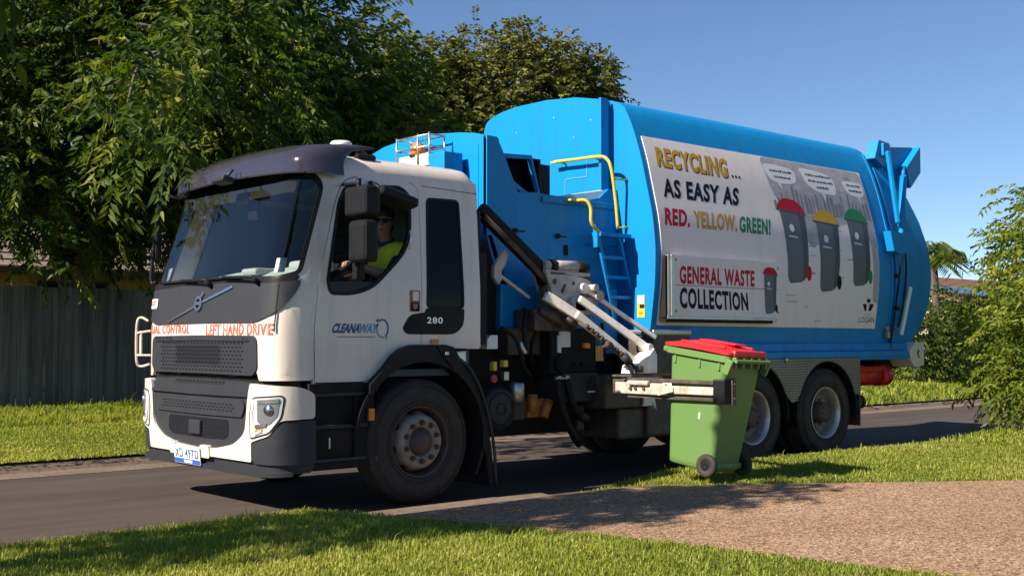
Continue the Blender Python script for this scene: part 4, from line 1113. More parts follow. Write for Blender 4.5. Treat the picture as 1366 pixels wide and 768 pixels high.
q = MB(); q.tube(spline([(.33, -.04, 1.20), (.47, -.045, 1.10), (.59, -.045, .92), (.69, -.045, .66), (.745, -.045, .38), (.765, -.045, .10)], 5), .014, 6); q.done('arch_edge', CHAR, T)

# ---- wheels
def wheel(x, yf, sg, kind, w=.29):
    """yf: outer sidewall; sg=+1 when the wheel lies on the +Y side of it"""
    t = thing_part('wheel', T)
    c = (x, yf, .51); A = lambda prof: [(a * sg, r) for a, r in prof]
    b = MB(); prof = [(.03, .288), (.008, .30), (-.004, .345), (-.008, .40), (.004, .445), (.02, .475), (.032, .497), (.055, .507)]
    gro = []
    for k in range(4):
        a = .055 + (w - .11) * (k + .5) / 4
        gro += [(a - .010, .511), (a - .008, .498), (a + .008, .498), (a + .010, .511)]
    prof += gro + [(w - .055, .507), (w - .03, .495), (w - .01, .45), (w, .36), (w - .02, .288)]
    b.lathe(A(prof), c, 'Y', 72)
    # sidewall ring mouldings
    b.lathe(A([(-.006, .325), (-.014, .330), (-.006, .335)]), c, 'Y', 60); b.lathe(A([(.001, .452), (-.006, .456), (.006, .461)]), c, 'Y', 60)
    for k in range(0):
        a = 2 * math.pi * k / 60
        b.box((x + .488 * math.cos(a), yf + .03 * sg, .51 + .488 * math.sin(a)), (.022, .03, .018), Matrix.Rotation(-a, 3, 'Y'), .002, 1)
    b.done('tyre', RUBBER, t)
    r_ = MB()
    if kind == 'steer':
        r_.lathe(A([(.03, .29), (.012, .292), (.01, .283), (.03, .274), (.12, .262), (.14, .24), (.20, .20)]), c, 'Y', 48)
        r_.done('rim', HUBM, t)
        d = MB(); d.lathe(A([(.12, .25), (.085, .235), (.03, .222), (.004, .205), (.0, .19), (.0, .125), (.03, .11)]), c, 'Y', 48); d.done('disc', RIMM, t)
        for k in range(8):
            a = 2 * math.pi * (k + .3) / 8
            p = Vector((x + .232 * math.cos(a), yf + .070 * sg, .51 + .232 * math.sin(a)))
            h = MB(); h.ball(p, .03, 10, (1, .8, 1)); h.done('hand_hole', INKBLK, t)
        h = MB(); h.lathe(A([(.035, .125), (.0, .098), (-.02, .085), (-.045, .07), (-.05, .03), (-.05, 0)]), c, 'Y', 28)
        h.done('hub', HUBM, t); n_r, n_a = .158, 0.
    else:
        r_.lathe(A([(.03, .29), (.012, .293), (.008, .284), (.024, .276), (.03, .268), (.07, .262), (.085, .255), (.15, .248)]), c, 'Y', 48)
        r_.done('rim', RIMS, t)
        d = MB(); d.lathe(A([(.15, .25), (.165, .235), (.175, .21), (.168, .19), (.165, .12), (.165, .02)]), c, 'Y', 48); d.done('disc', RIMM, t)
        h = MB(); h.lathe(A([(.168, .132), (.09, .122), (.03, .112), (.015, .10), (.01, .07), (.01, 0)]), c, 'Y', 28)
        for k in range(8):
            a = 2 * math.pi * k / 8; p = Vector((x + .085 * math.cos(a), yf + .01 * sg, .51 + .085 * math.sin(a))); h.cyl(p, p + Vector((0, -.014 * sg, 0)), .010, 6)
        h.done('hub', HUBM, t); n_r, n_a = .165, .165
    for k in range(10):
        a = 2 * math.pi * (k + .5) / 10
        p = Vector((x + n_r * math.cos(a), yf + n_a * sg, .51 + n_r * math.sin(a)))
        nb = MB(); nb.cyl(p, p + Vector((0, -.038 * sg, 0)), .017, 6, .015); nb.cyl(p, p + Vector((0, -.012 * sg, 0)), .024, 10)
        nb.done('wheel_nut', HUBM if kind == 'steer' else RIMM, t)

def thing_part(name, parent):
    o = bpy.data.objects.new(name, None); COL.objects.link(o); par(o, parent); return o

wheel(0, 0, 1, 'steer'); wheel(0, 2.4, -1, 'steer')
for x in (4.44, 5.79):
    wheel(x, 0, 1, 'drive'); wheel(x, 2.4, -1, 'drive')
    for ya in (.33, 1.79):
        b = MB(); b.lathe([(0, .29), (0, .40), (.03, .50), (.05, .51), (.23, .51), (.25, .50), (.28, .40), (.28, .29)], (x, ya, .51), 'Y', 48, close=True); b.done('inner_tyre', RUBBER, T)
for x in (0, 4.44, 5.79):
    q = MB(); q.cyl((x, .28, .51), (x, 2.12, .51), .075, 12); q.ball((x, 1.2, .51), .2, 14, (1, 1.2, 1)); q.done('axle', DARK, T)

# ---- chassis
q = MB()
for y_ in (.78, 1.55): q.bx(-1.0, 7.4, y_, y_ + .08, .72, .98, .006)
for x_ in (-.9, .9, 2.2, 3.4, 5.1, 6.5, 7.3): q.bx(x_, x_ + .1, .8, 1.6, .76, .94, .006)
q.bx(2.86, 7.35, .55, 1.85, .98, 1.12, .01); q.done('chassis_frame', DARK, T)
q = MB(); q.bx(-.7, .7, .55, 1.85, .55, 1.2, .05); q.bx(.7, 1.6, .9, 1.5, .55, .9, .06); q.cyl((1.6, 1.2, .68), (4.3, 1.2, .62), .06, 12); q.done('engine', DARK, T)
q = MB(); q.bx(.70, 1.08, .55, 2.3, .9, 2.3, .02); q.bx(.72, .80, .12, .5, 1.3, 2.1, .01); q.done('air_intake_stack', BLACKP, T)
for k in range(6):
    pass
q = MB()
for k in range(14): q.bx(.685, .70, .12, .20, 1.35 + k * .08, 1.39 + k * .08, .004)
q.bx(.66, .71, .10, .2, 1.28, 2.46, .01)
q.done('bellows_hose', BLACKP, T)

# ---- the container
XF, XR = 2.86, 7.22
near = [(bodyY(z), z) for z in np.linspace(1.2, 3.70, 30)]
roofp = [(.47, 3.745), (.55, 3.78), (.75, 3.825), (.97, 3.855), (1.24, 3.875)]
sec = near + roofp; sec = sec + [(2.48 - y, z) for y, z in reversed(sec[:-1])]
body = MB()
xs_ = [XF, XF + .012] + list(np.linspace(XF + .3, XR, 10))
rows = []
for i, x in enumerate(xs_):
    rows.append([body.bm.verts.new((x, y, z)) for y, z in sec])
for A, B in zip(rows, rows[1:]):
    for k in range(len(A) - 1):
        f = body.bm.faces.new((A[k], B[k], B[k + 1], A[k + 1])); f.smooth = True
ff = body.bm.faces.new(rows[0]); fr_ = body.bm.faces.new(rows[-1][::-1])
bmesh.ops.triangulate(body.bm, faces=[ff, fr_])
BODY = body.done('container', BLUE, T, recalc=True)
for e in BODY.data.edges: pass
BODY.data.set_sharp_from_angle(angle=R(40))
# front bulkhead plate, its rib
q = MB(); q.sheet(rnd([(.60, 2.42, .01), (.60, 3.79, .02), (.97, 3.865, 0), (1.42, 3.905, 0), (1.91, 3.905, 0), (2.22, 3.87, .1), (2.42, 3.80, .08), (2.46, 3.66, .1), (2.46, 2.42, .02)], .02), (), PX(2.73), 0, .14, sgn=-1, back=(1, 0, 0), smooth=False)
q.bx(2.69, 2.80, .565, .60, 2.42, 3.80, .006); BH = q.done('bulkhead', BLUE, T)
q = MB(); q.bx(2.722, 2.73, .80, .805, 3.02, 3.20, .001); q.bx(2.722, 2.73, .805, 1.12, 3.015, 3.02, .001); q.bx(2.722, 2.73, 1.12, 1.125, 2.86, 3.02, .001); q.done('weld_seam', BLUED, BH)
q = MB()
for y_, z_ in ((1.9, 3.62), (2.2, 3.3), (1.3, 3.7), (1.0, 3.45), (1.55, 3.2), (.75, 3.6)): q.sheet(circ(y_, z_, .008, .008, 8), (), PX(2.728), 0, .002, sgn=-1)
q.done('paint_chips', BLUED, BH)
q = MB(); q.prism([(2.05, .56, 2.735), (2.70, .60, 2.86), (2.70, .53, 2.845), (2.60, .515, 2.735)], (0, .16, -.01)); q.done('ledge_plate', BLUED, T)  # sunlit hopper ledge, its brightness put into the pale colour
# sill rails
q = MB(); q.bx(2.84, 7.66, -.012, .3, 1.13, 1.205, .012); q.bx(2.84, 7.62, .03, .3, 1.20, 1.30, .02); q.bx(2.9, 7.6, .0, .2, 1.10, 1.135, .006); q.done('body_sill', BLUE, T)
# roof rails along the top edge


# ---- hopper behind the cab
hp = MB()
win = rnd([(1.345, 3.035), (1.665, 3.055), (1.765, 2.745), (1.50, 2.725)], .01)
hs = [(1.12, 3.22), (1.24, 3.22), (1.325, 3.075), (1.68, 3.092), (1.785, 2.735), (2.44, 2.725), (2.60, 2.76), (2.73, 2.86), (2.86, 2.86), (2.86, 1.25), (1.75, 1.25), (1.42, 1.55), (1.22, 1.95), (1.12, 2.3)]
hp.sheet(hs, [win], PY(.50), 0, .05, back=(0, 1, 0), smooth=False)
hp.sheet([(p[0], p[1]) for p in hs], (), PY(2.40), 0, .05, back=(0, 1, 0), smooth=False)
arc_ = [(.513, 2.1), (.513, 3.22), (.66, 3.262), (.92, 3.30), (1.39, 3.345), (1.75, 3.345), (2.14, 3.31), (2.45, 3.235), (2.45, 2.1)]
hp.sheet(rnd(arc_, .05), (), PX(1.12), 0, .16, sgn=-1, back=(1, 0, 0), smooth=False)
hp.prism([(1.13, .5, 2.3), (1.42, .5, 1.55), (1.75, .5, 1.25), (1.80, .5, 1.30), (1.48, .5, 1.58), (1.18, .5, 2.3)], (0, 1.95, 0))
hp.prism([(1.2, .56, 3.0), (2.7, .56, 2.2), (2.7, .56, 2.15), (1.2, .56, 2.95)], (0, 1.85, 0))
hp.bx(1.80, 2.86, .475, .498, 2.655, 2.715, .008)
HOP = hp.done('hopper', BLUE, T)
q = MB(); q.bx(1.3, 2.2, .80, .84, 2.3, 3.08, .004); q.bx(1.3, 1.85, .57, .84, 3.06, 3.08, .004); q.bx(1.83, 1.86, .57, .84, 2.5, 3.08, .004); q.done('hopper_inner_shade', INKBLK, HOP)  # black plates: the shade inside the hopper is put into their colour
q = MB(); q.sheet(Q(.62, .70, 2.45, 3.15), (), PX(1.115), 0, .006, sgn=-1); q.done('hopper_edge', BLUE, HOP)
q = MB()
for (y_, z_) in ((.78, 2.93), (.80, 2.90), (.95, 2.90), (1.0, 2.95)): q.sheet(rnd([(y_, z_), (y_ + .07, z_ + .01), (y_ + .05, z_ + .03), (y_ - .01, z_ + .022)], .01), (), PX(1.117), 0, .002, sgn=-1)
q.done('stencil_marks', INKNAVY, HOP)
for (x_, z_) in ((1.45, 2.36), (2.0, 2.34)): q = MB(); q.cyl((x_, .49, z_), (x_, .465, z_), .025, 10); q.beam((x_, .485, z_), (x_ + .13, .485, z_), .01, .012); q.done('latch', DARK, HOP)
q = MB(); q.bx(2.1, 2.14, .48, .5, 2.16, 2.20, .004); q.bx(2.1, 2.14, .48, .5, 2.20, 2.26, .004); q.done('hinge_pin', DARK, HOP)
q = MB(); q.bx(1.2, 2.75, .40, .5, 1.20, 1.85, .02); q.done('hopper_lower_panel', BLUE, HOP)
q = MB(); q.prism([(.80, .47, 2.15), (1.10, .47, 2.25), (1.28, .47, 1.75), (1.75, .47, 1.2), (1.75, .47, .95), (.80, .47, .95)], (0, .5, 0)); q.done('splash_cover', DARK, T)

# ---- rails and ladder
q = MB(); q.tube(spline([(2.64, 1.20, 3.205), (2.64, .9, 3.195), (2.64, .55, 3.185), (2.64, .44, 3.15), (2.66, .395, 3.05), (2.72, .395, 2.75), (2.76, .40, 2.45)], 6), .017, 8)
for p in ((2.64, 1.12, 3.203), (2.64, .62, 3.187)): q.tube([p, (2.74, p[1], p[2] - .02)], .012, 6)
q.tube([(2.70, .395, 2.95), (2.87, .36, 2.95)], .012, 6); q.tube([(2.76, .40, 2.47), (2.87, .36, 2.47)], .012, 6); q.bx(2.62, 2.66, 1.14, 1.24, 3.19, 3.21, .004)
q.done('handrail', YELLOW, T, label='yellow handrail bent down the bulkhead')
q = MB(); q.tube(spline([(2.18, .42, 2.69), (2.24, .34, 2.69), (2.28, .31, 2.62), (2.29, .31, 2.48), (2.38, .31, 2.40), (2.46, .33, 2.38)], 6), .017, 8); q.bx(2.10, 2.36, .40, .50, 2.685, 2.705, .004); q.done('handrail', YELLOW, T, label='short yellow grab handle on the hopper')
ld = MB()
L0, L1 = Vector((2.40, .34, 2.36)), Vector((2.62, .34, 1.55)); R0, R1 = Vector((2.70, .34, 2.36)), Vector((2.96, .34, 1.55))
for a, b in ((L0, L1), (R0, R1)): ld.beam(a, b, .05, .035, .004, up=(1, 0, 0))
for t in (.26, .50, .74): ld.beam(L0.lerp(L1, t), R0.lerp(R1, t), .06, .035, .006)
ld.beam(L0 + Vector((-.02, 0, .01)), R0 + Vector((.12, 0, .01)), .14, .04, .006)
ld.bx(2.36, 2.40, .30, .36, 2.24, 2.46, .004)
for t in (.1, .6):
    for P0, P1 in ((L0, L1), (R0, R1)): ld.beam(P0.lerp(P1, t), P0.lerp(P1, t) + Vector((0, .16, 0)), .03, .02, .004)
ld.done('ladder', BLUE, T)
q = MB(); q.sheet(rnd(Q(.13, .23, 1.56, 1.78), .005), (), PX(2.853), 0, .004, sgn=-1); WS_ = q.done('warning_sign', YELLOW, T)
q = MB(); q.sheet(Q(.135, .225, 1.70, 1.775), (), PX(2.848), 0, .002, sgn=-1); q.done('sign_top', INKWHT, WS_)
q = MB(); q.sheet(Q(.135, .195, 1.655, 1.69), (), PX(2.848), 0, .002, sgn=-1); q.sheet(Q(.15, .21, 1.60, 1.606), (), PX(2.848), 0, .002, sgn=-1); q.done('sign_mark', INKBLK, WS_)

# ---- tailgate
to = [(7.22, 1.22), (7.22, 3.66), (7.45, 3.67), (7.62, 3.56), (7.78, 3.40), (7.95, 3.20), (8.12, 2.85), (8.20, 2.45), (8.215, 2.1), (8.18, 1.8), (8.05, 1.5), (7.88, 1.33), (7.62, 1.22)]
tg = MB(); tg.sheet(to, (), bodyS, -.035, 2.36, cu=.3, cv=.2, back=(0, 1, 0)); TG = tg.done('tailgate', BLUE, T, recalc=True)
for p in TG.data.polygons: p.use_smooth = True
TG.data.set_sharp_from_angle(angle=R(32))
q = MB(); q.sheet(Q(7.19, 7.235, 1.25, 3.66), (), bodyS, .010, .05, cv=.12); q.sheet(Q(7.30, 7.335, 1.30, 3.5), (), bodyS, .006, .05, cv=.12); q.done('tailgate_rib', BLUE, TG)
q = MB(); q.sheet(Q(7.235, 7.25, 1.25, 3.62), (), bodyS, -.02, .02, cv=.12); q.done('seal_gap', DARK, TG)
# hinge horns and tailgate rams
q = MB()
q.prism([(7.30, .26, 3.62), (7.40, .26, 3.86), (7.64, .26, 3.84), (7.66, .26, 3.74), (7.52, .26, 3.52)], (0, .14, 0))
q.prism([(7.60, .34, 3.80), (8.26, .30, 3.86), (8.30, .30, 3.84), (8.30, .30, 3.52), (8.02, .30, 3.26), (7.80, .34, 3.4)], (0, .1, 0))
q.prism([(7.95, .20, 3.55), (8.30, .20, 3.86), (8.30, .20, 3.52), (8.05, .20, 3.30)], (0, .14, 0))
q.bx(7.44, 7.60, .22, .42, 3.66, 3.82, .01); q.done('hinge_bracket', BLUE, TG)
q = MB(); q.beam((7.40, .14, 3.70), (7.33, -.03, 2.78), .05, .05, .01); q.done('ram_strut', BLUE, TG)
q = MB(); q.cyl((7.80, .16, 3.42), (7.42, -.02, 2.72), .045, 14); q.cyl((7.42, -.02, 2.72), (7.36, -.05, 2.60), .03, 10); q.cyl((7.80, .16, 3.42), (7.86, .2, 3.55), .028, 10); q.done('hydraulic_ram', BLUED if False else BLUE, TG)
q = MB(); q.prism([(7.02, -.01, 2.66), (7.42, -.03, 2.64), (7.42, -.03, 2.42), (7.22, -.03, 2.38), (7.08, -.02, 2.42)], (0, -.10, 0)); q.done('ram_mount', BLUE, TG)
q = MB()
q.tube(spline([(7.40, -.03, 2.5), (7.36, -.02, 2.1), (7.26, .0, 1.6), (7.22, .04, 1.24)], 6), .012, 6); q.tube(spline([(7.52, .0, 2.62), (7.56, .0, 2.2), (7.5, .02, 1.75), (7.42, .04, 1.5)], 6), .012, 6)
for z_ in (2.1, 1.7): q.bx(7.28, 7.34, -.04, .02, z_, z_ + .05, .006)
q.done('hydraulic_pipe', BLACKP, TG)
q = MB(); q.beam((7.62, -.02, 2.00), (7.45, .02, 1.40), .035, .05, .01); q.done('prop_bar', INKWHT, TG)
q = MB(); q.bx(7.12, 7.17, .0, .05, 1.36, 1.44, .008); q.tube(spline([(7.125, .02, 1.44), (7.145, .02, 1.50), (7.165, .02, 1.44)], 4), .008, 6); q.bx(7.10, 7.18, .02, .06, 1.47, 1.50, .004); q.done('padlock', mat('brass', (.5, .38, .14), .4, metal=.7), TG)
q = MB(); q.prism([(7.58, -.015, 1.20), (7.74, -.015, 1.31), (7.93, -.015, 1.31), (7.93, -.015, 1.02), (7.70, -.015, 1.0), (7.62, -.015, 1.08)], (0, .3, 0)); LB = q.done('tail_lamp_bracket', WHITE, T)
q = MB(); q.sheet([(7.76, 1.17), (7.80, 1.22), (7.82, 1.21), (7.79, 1.165), (7.82, 1.12), (7.80, 1.11)], (), PY(-.016), .002, .003); q.bx(7.925, 7.94, .0, .25, 1.08, 1.15, .004); q.done('bracket_mark', INKBLK, LB)
q = MB(); q.bx(7.3, 7.9, .3, 2.2, .98, 1.12, .02); q.done('rear_beam', DARK, T)
# red box and exhaust-like end behind the rear wheels
q = MB(); q.cyl((6.5, .30, .90), (7.3, .30, .90), .125, 20); q.cyl((7.3, .30, .90), (7.52, .30, .90), .135, 20); q.bx(6.5, 7.4, .19, .42, .88, 1.02, .03); q.done('extinguisher_case', REDPL, T)
q = MB(); q.cyl((6.5, .35, .575), (7.0, .35, .575), .075, 16); q.cyl((7.0, .35, .575), (7.04, .35, .575), .085, 16); q.done('air_tank', GREASE, T)
q = MB(); q.bx(6.46, 6.48, -.005, .35, .33, .78, .003); q.done('mud_flap', GREASE, T)
# checker plate guard over the tandem
def arcp(x, r, a0, a1, n=16): return [(x + r * math.cos(R(a0 + (a1 - a0) * k / n)), .51 + r * math.sin(R(a0 + (a1 - a0) * k / n))) for k in range(n + 1)]
gd = [(3.62, 1.13), (6.46, 1.13), (6.46, .70)] + arcp(5.79, .585, 19, 156) + [(5.16, .66), (5.115, .645), (5.07, .66)] + arcp(4.44, .585, 24, 160) + [(3.80, .80), (3.62, .80)]
q = MB(); q.sheet(gd, (), PY(-.02), 0, .012, back=(0, 1, 0), smooth=False); GD = q.done('wheel_guard', CHECK, T)
q = MB()
r0 = 0
for i in range(95):
    for j in range(16):
        x_ = 3.66 + i * .0295; z_ = 1.115 - j * .0295
        if math.hypot(x_ - 5.79, z_ - .51) < .60 or math.hypot(x_ - 4.44, z_ - .51) < .60: continue
        if z_ < (.72 if x_ < 6.44 else .74) and not (5.05 < x_ < 5.2): continue
        if x_ < 3.82 and z_ < .83: continue
        a = R(45 if (i + j) % 2 else -45); c_, s_ = math.cos(a) * .010, math.sin(a) * .010
        q.poly([(x_ - c_ - s_ * .35, -.0225, z_ - s_ + c_ * .35), (x_ - c_ + s_ * .35, -.0225, z_ - s_ - c_ * .35), (x_ + c_ + s_ * .35, -.0225, z_ + s_ - c_ * .35), (x_ + c_ - s_ * .35, -.0225, z_ + s_ + c_ * .35)])
q.done('checker_pattern', ALU, GD)
q = MB(); q.cyl((4.98, -.03, 1.15), (4.98, -.03, 1.09), .02, 10); q.done('guard_latch', CHROME, GD)
q = MB()
for x_ in (4.44, 5.79):
    for a0 in range(-6, 190, 8):
        p = lambda a, r: (x_ + r * math.cos(R(a)), .51 + r * math.sin(R(a)))
        A, B, B2, A2 = p(a0, .585), p(a0 + 8, .585), p(a0 + 8, .60), p(a0, .60)
        q.prism([(A[0], -.015, A[1]), (B[0], -.015, B[1]), (B2[0], -.015, B2[1]), (A2[0], -.015, A2[1])], (0, .62, 0))
q.done('inner_guard', DARK, T)

# ---- banner with its words and pictures
BN = MB(); bq = rnd([(2.94, 1.485), (6.90, 1.475), (6.915, 2.73, 0), (6.90, 3.385), (2.94, 3.39)], .012)
BN.sheet(bq, (), bodyS, .008, .008, cu=.5, cv=.08); BAN = BN.done('banner', BANNER, T)
q = MB(); q.sheet(rnd([(4.86, 3.383), (6.893, 3.378), (6.905, 2.73, 0), (6.895, 1.78, .0), (6.78, 1.80), (6.78, 2.5), (6.55, 2.75), (5.9, 2.62), (5.55, 2.35), (5.3, 2.62), (4.95, 2.98)], .1), (), bodyS, .0085, 0, cu=.4, cv=.06); q.done('banner_skyline', BANNERG, BAN)
rs = random.Random(3); q = MB()
for k in range(26):                                        # grey townscape drawn behind the bins
    x_ = 4.95 + k * .075; h_ = rs.uniform(.05, .30)
    q.sheet(Q(x_, x_ + rs.uniform(.025, .06), 2.78, 2.78 + h_), (), bodyS, .0088, 0, cv=.06)
for k in range(40):
    x_ = rs.uniform(4.9, 6.75); z_ = rs.uniform(2.0, 3.3); q.sheet(Q(x_, x_ + rs.uniform(.03, .16), z_, z_ + rs.uniform(.004, .012)), (), bodyS, .0088, 0)
q.done('banner_drawing', INKGREY, BAN)
lettering('RECYCLING', [(3.075, 3.085), (4.20, 3.065), (4.24, 3.285), (3.10, 3.295)], bodyS, .0096, INKYEL, BAN, bold=.042, label='yellow word RECYCLING')
lettering('RECYCLING', [(3.085, 3.075), (4.21, 3.055), (4.25, 3.275), (3.11, 3.285)], bodyS, .0088, INKBLK, BAN, bold=.042, name='lettering_shadow')
lettering('...', Q(4.27, 4.42, 3.075, 3.11), bodyS, .0092, INKBLK, BAN, bold=.02)
lettering('AS EASY AS', [(3.075, 2.765), (4.28, 2.765), (4.35, 2.97), (3.10, 2.965)], bodyS, .0092, INKBLK, BAN, bold=.042, label='black words AS EASY AS')
lettering('RED.', [(3.02, 2.475), (3.40, 2.475), (3.44, 2.655), (3.05, 2.655)], bodyS, .0092, INKRED, BAN, bold=.042, label='red word RED')
lettering('YELLOW.', [(3.47, 2.475), (4.17, 2.475), (4.21, 2.66), (3.49, 2.66)], bodyS, .0092, INKYEL, BAN, bold=.042, label='yellow word YELLOW')
lettering('GREEN!', [(4.21, 2.475), (4.76, 2.475), (4.80, 2.66), (4.25, 2.655)], bodyS, .0092, INKGRN, BAN, bold=.042, label='green word GREEN')
# sign board on the banner
b = MB(); b.sheet(rnd([(3.075, 1.575), (4.83, 1.575), (4.83, 2.165), (3.075, 2.175)], .01), (), PY(-.055), 0, .02, back=(0, 1, 0)); BRD = b.done('sign_board', BANNER, T)
q = MB(); q.bx(3.02, 3.075, -.075, -.02, 1.57, 2.18, .006); q.bx(2.985, 3.02, -.06, -.01, 1.56, 2.18, .004); q.bx(2.98, 4.78, -.06, .0, 1.545, 1.575, .004); q.done('board_frame', ALU, BRD)
q = MB(); q.bx(2.955, 2.985, -.05, .02, 1.56, 2.17, .004); q.bx(2.96, 4.72, -.045, .03, 1.515, 1.545, .004); q.done('board_gap_and_shadow', DARK, BRD)  # dark strips: gap beside the frame, and the board's shadow painted below it
pb = PY(-.055)
lettering('GENERAL WASTE', [(3.165, 1.895), (4.385, 1.90), (4.385, 2.075), (3.165, 2.08)], pb, .0012, INKRED, BRD, bold=.04, cv=0)
lettering('COLLECTION', [(3.165, 1.65), (4.28, 1.645), (4.26, 1.835), (3.165, 1.865)], pb, .0012, INKBLK, BRD, bold=.042, cv=0)
q = MB(); q.sheet(Q(3.12, 4.80, 1.878, 1.886), (), pb, .001, 0)
for (x_, z_) in ((3.10, 2.12), (3.10, 1.61), (4.79, 2.10), (4.79, 1.62)): q.sheet(Q(x_, x_ + .02, z_, z_ + .03), (), pb, .002, 0)
q.done('board_marks', INKGREY, BRD)
def picbin(x, z, w, h, lid, surf, off, parent, lean=0, back=None, wheelm=None):
    """plain printed picture of a wheelie bin"""
    f = lambda u, v: (x + (u + lean * v) * w, z + v * h * (1.0 if v < .79 else 1 - (v - .79) * .22))
    def S_(pts, m, o, r=.02):
        k = MB(); k.sheet(rnd([f(*p) for p in pts], r), (), surf, o, 0, cv=.06); k.done('printed_bin', m, parent)
    S_([(-.42, .80), (.30, .80), (.22, .0), (-.26, -.02), (-.34, .04)], BINGREY, off, .03)
    S_([(.27, .80), (.50, .78), (.42, .08), (.22, .0)], BINGREYD, off + .0002, .03)
    S_([(-.52, .80), (.56, .77), (.50, .86), (.30, .96), (-.15, .99), (-.42, .90)], lid, off + .0004, .05)
    S_([(-.52, .79), (.56, .76), (.56, .785), (-.52, .815)], BINGREYD, off + .0006, .005)
    k = MB(); c = f(-.08, .60); k.sheet(circ(c[0], c[1], .045 * h, .045 * h, 14), (), surf, off + .0004, 0); k.sheet([f(-.24, .50), f(.1, .49), f(.1, .505), f(-.24, .515)], (), surf, off + .0004, 0); k.done('bin_mark', INKWHT, parent)
    for u, m in (((.46, wheelm or INKBLK)),):
        k = MB(); c = f(u, .10); k.sheet(circ(c[0], c[1], .10 * w, .085 * h, 14), (), surf, off + .0006, 0); k.done('bin_wheel', m, parent)
picbin(5.22, 1.985, .50, 1.0, INKRED, bodyS, .0092, BAN, lean=.0, wheelm=INKRED)
picbin(5.83, 1.905, .48, .99, INKYEL, bodyS, .0092, BAN, lean=.12)
picbin(6.50, 1.99, .46, .97, INKGRN, bodyS, .0092, BAN, lean=.08, wheelm=INKGRN)
picbin(4.655, 1.625, .25, .53, INKRED, pb, .0012, BRD)
for (pts, tail, lines) in (
    ([(4.92, 3.30), (5.30, 3.30), (5.47, 3.26), (5.46, 3.14), (5.32, 3.10), (5.06, 3.10), (4.93, 3.18)], [(5.08, 3.12), (5.16, 3.12), (5.16, 3.02)], ((5.0, 5.40, 3.235), (5.06, 5.37, 3.165))),
    ([(5.62, 3.32), (6.08, 3.30), (6.25, 3.22), (6.24, 3.06), (6.12, 3.04), (5.85, 3.06), (5.68, 3.14), (5.62, 3.24)], [(5.92, 3.07), (6.02, 3.07), (5.99, 2.94)], ((5.70, 6.20, 3.25), (5.72, 6.20, 3.18), (5.86, 6.10, 3.11))),
    ([(6.46, 3.24), (6.80, 3.24), (6.86, 3.19), (6.85, 3.10), (6.76, 3.06), (6.55, 3.08), (6.46, 3.15)], [(6.70, 3.08), (6.76, 3.08), (6.75, 2.97)], ((6.52, 6.81, 3.195), (6.54, 6.82, 3.13)))):
    q = MB(); q.sheet(smooth_closed(pts), (), bodyS, .0096, 0, cv=.06); q.sheet(tail, (), bodyS, .0096, 0); q.done('speech_bubble', INKWHT, BAN)
    q = MB()
    for a, b_, z_ in lines:
        x_ = a
        while x_ < b_:
            w_ = rs.uniform(.012, .03); q.sheet(Q(x_, x_ + w_, z_ - .012, z_ + rs.uniform(.006, .02)), (), bodyS, .0100, 0); x_ += w_ + rs.uniform(.006, .012)
    q.done('small_print', INKBLK, BAN)
# council crest and word at the lower right
q = MB(); q.sheet([(6.58, 1.765), (6.66, 1.77), (6.675, 1.685), (6.63, 1.69)], (), bodyS, .0092, 0); q.sheet([(6.73, 1.77), (6.82, 1.77), (6.78, 1.69), (6.715, 1.685)], (), bodyS, .0092, 0)
for a in (-40, -20, 0, 20, 40):
    c_ = (6.70, 1.77); d_ = (math.sin(R(a)), math.cos(R(a))); n_ = (d_[1], -d_[0])
    q.sheet([(c_[0] + d_[0] * .01, c_[1] + d_[1] * .01), (c_[0] + d_[0] * .05 + n_[0] * .014, c_[1] + d_[1] * .045), (c_[0] + d_[0] * .09, c_[1] + d_[1] * .075), (c_[0] + d_[0] * .05 - n_[0] * .014, c_[1] + d_[1] * .045)], (), bodyS, .0092, 0)
q.done('crest', INKBLK, BAN)
lettering('LOGAN', Q(6.53, 6.86, 1.545, 1.615), bodyS, .0092, INKBLK, BAN, bold=.0)
lettering('CITY OF', Q(6.63, 6.76, 1.632, 1.648), bodyS, .0092, INKGREY, BAN, bold=.0)
q = MB()
for a, b_, z_ in ((5.02, 5.20, 1.83), (5.05, 5.25, 1.76), (5.4, 5.46, 1.70), (5.62, 5.75, 1.55)): 
    x_ = a
    while x_ < b_: q.sheet(Q(x_, x_ + .015, z_, z_ + .012), (), bodyS, .0088, 0); x_ += .024
q.done('small_print', INKGREY, BAN)

# ---- lifting arm
q = MB(); q.beam((.76, .17, 2.50), (1.50, .15, 1.97), .09, .11, .035, ); q.beam((.76, .14, 2.41), (1.50, .12, 1.88), .07, .06, .02); q.beam((1.45, .15, 2.0), (1.51, .15, 1.84), .09, .10, .03); q.done('hose_bundle', DARK, T)
q = MB()
for o_ in (.0, .025, .05): q.tube([(.75, .09, 2.39 + o_ * .8), (1.1, .085, 2.14 + o_ * .8), (1.5, .09, 1.84 + o_ * .8)], .008, 6)
q.cyl((1.0, .08, 2.21), (1.04, .08, 2.18), .016, 8); q.done('hydraulic_pipe', GREASE, T)
q = MB(); q.cyl((1.46, .12, 2.015), (2.0, .12, 2.025), .052, 16); q.bx(1.50, 1.96, .09, .3, 1.90, 2.0, .01); q.done('arm_cylinder', CARRW, T)
q = MB(); q.cyl((1.53, .12, 2.015), (1.61, .12, 2.015), .062, 14); q.done('cylinder_collar', BLACKP, T); q = MB(); q.cyl((1.90, .12, 2.02), (2.02, .12, 2.02), .062, 14); q.done('cylinder_collar', BLACKP, T)
q = MB()
pl_ = [(1.44, 1.98), (1.60, 1.97), (2.0, 1.90), (2.12, 1.78), (2.10, 1.62), (1.98, 1.55), (1.75, 1.56), (1.62, 1.62), (1.52, 1.78)]
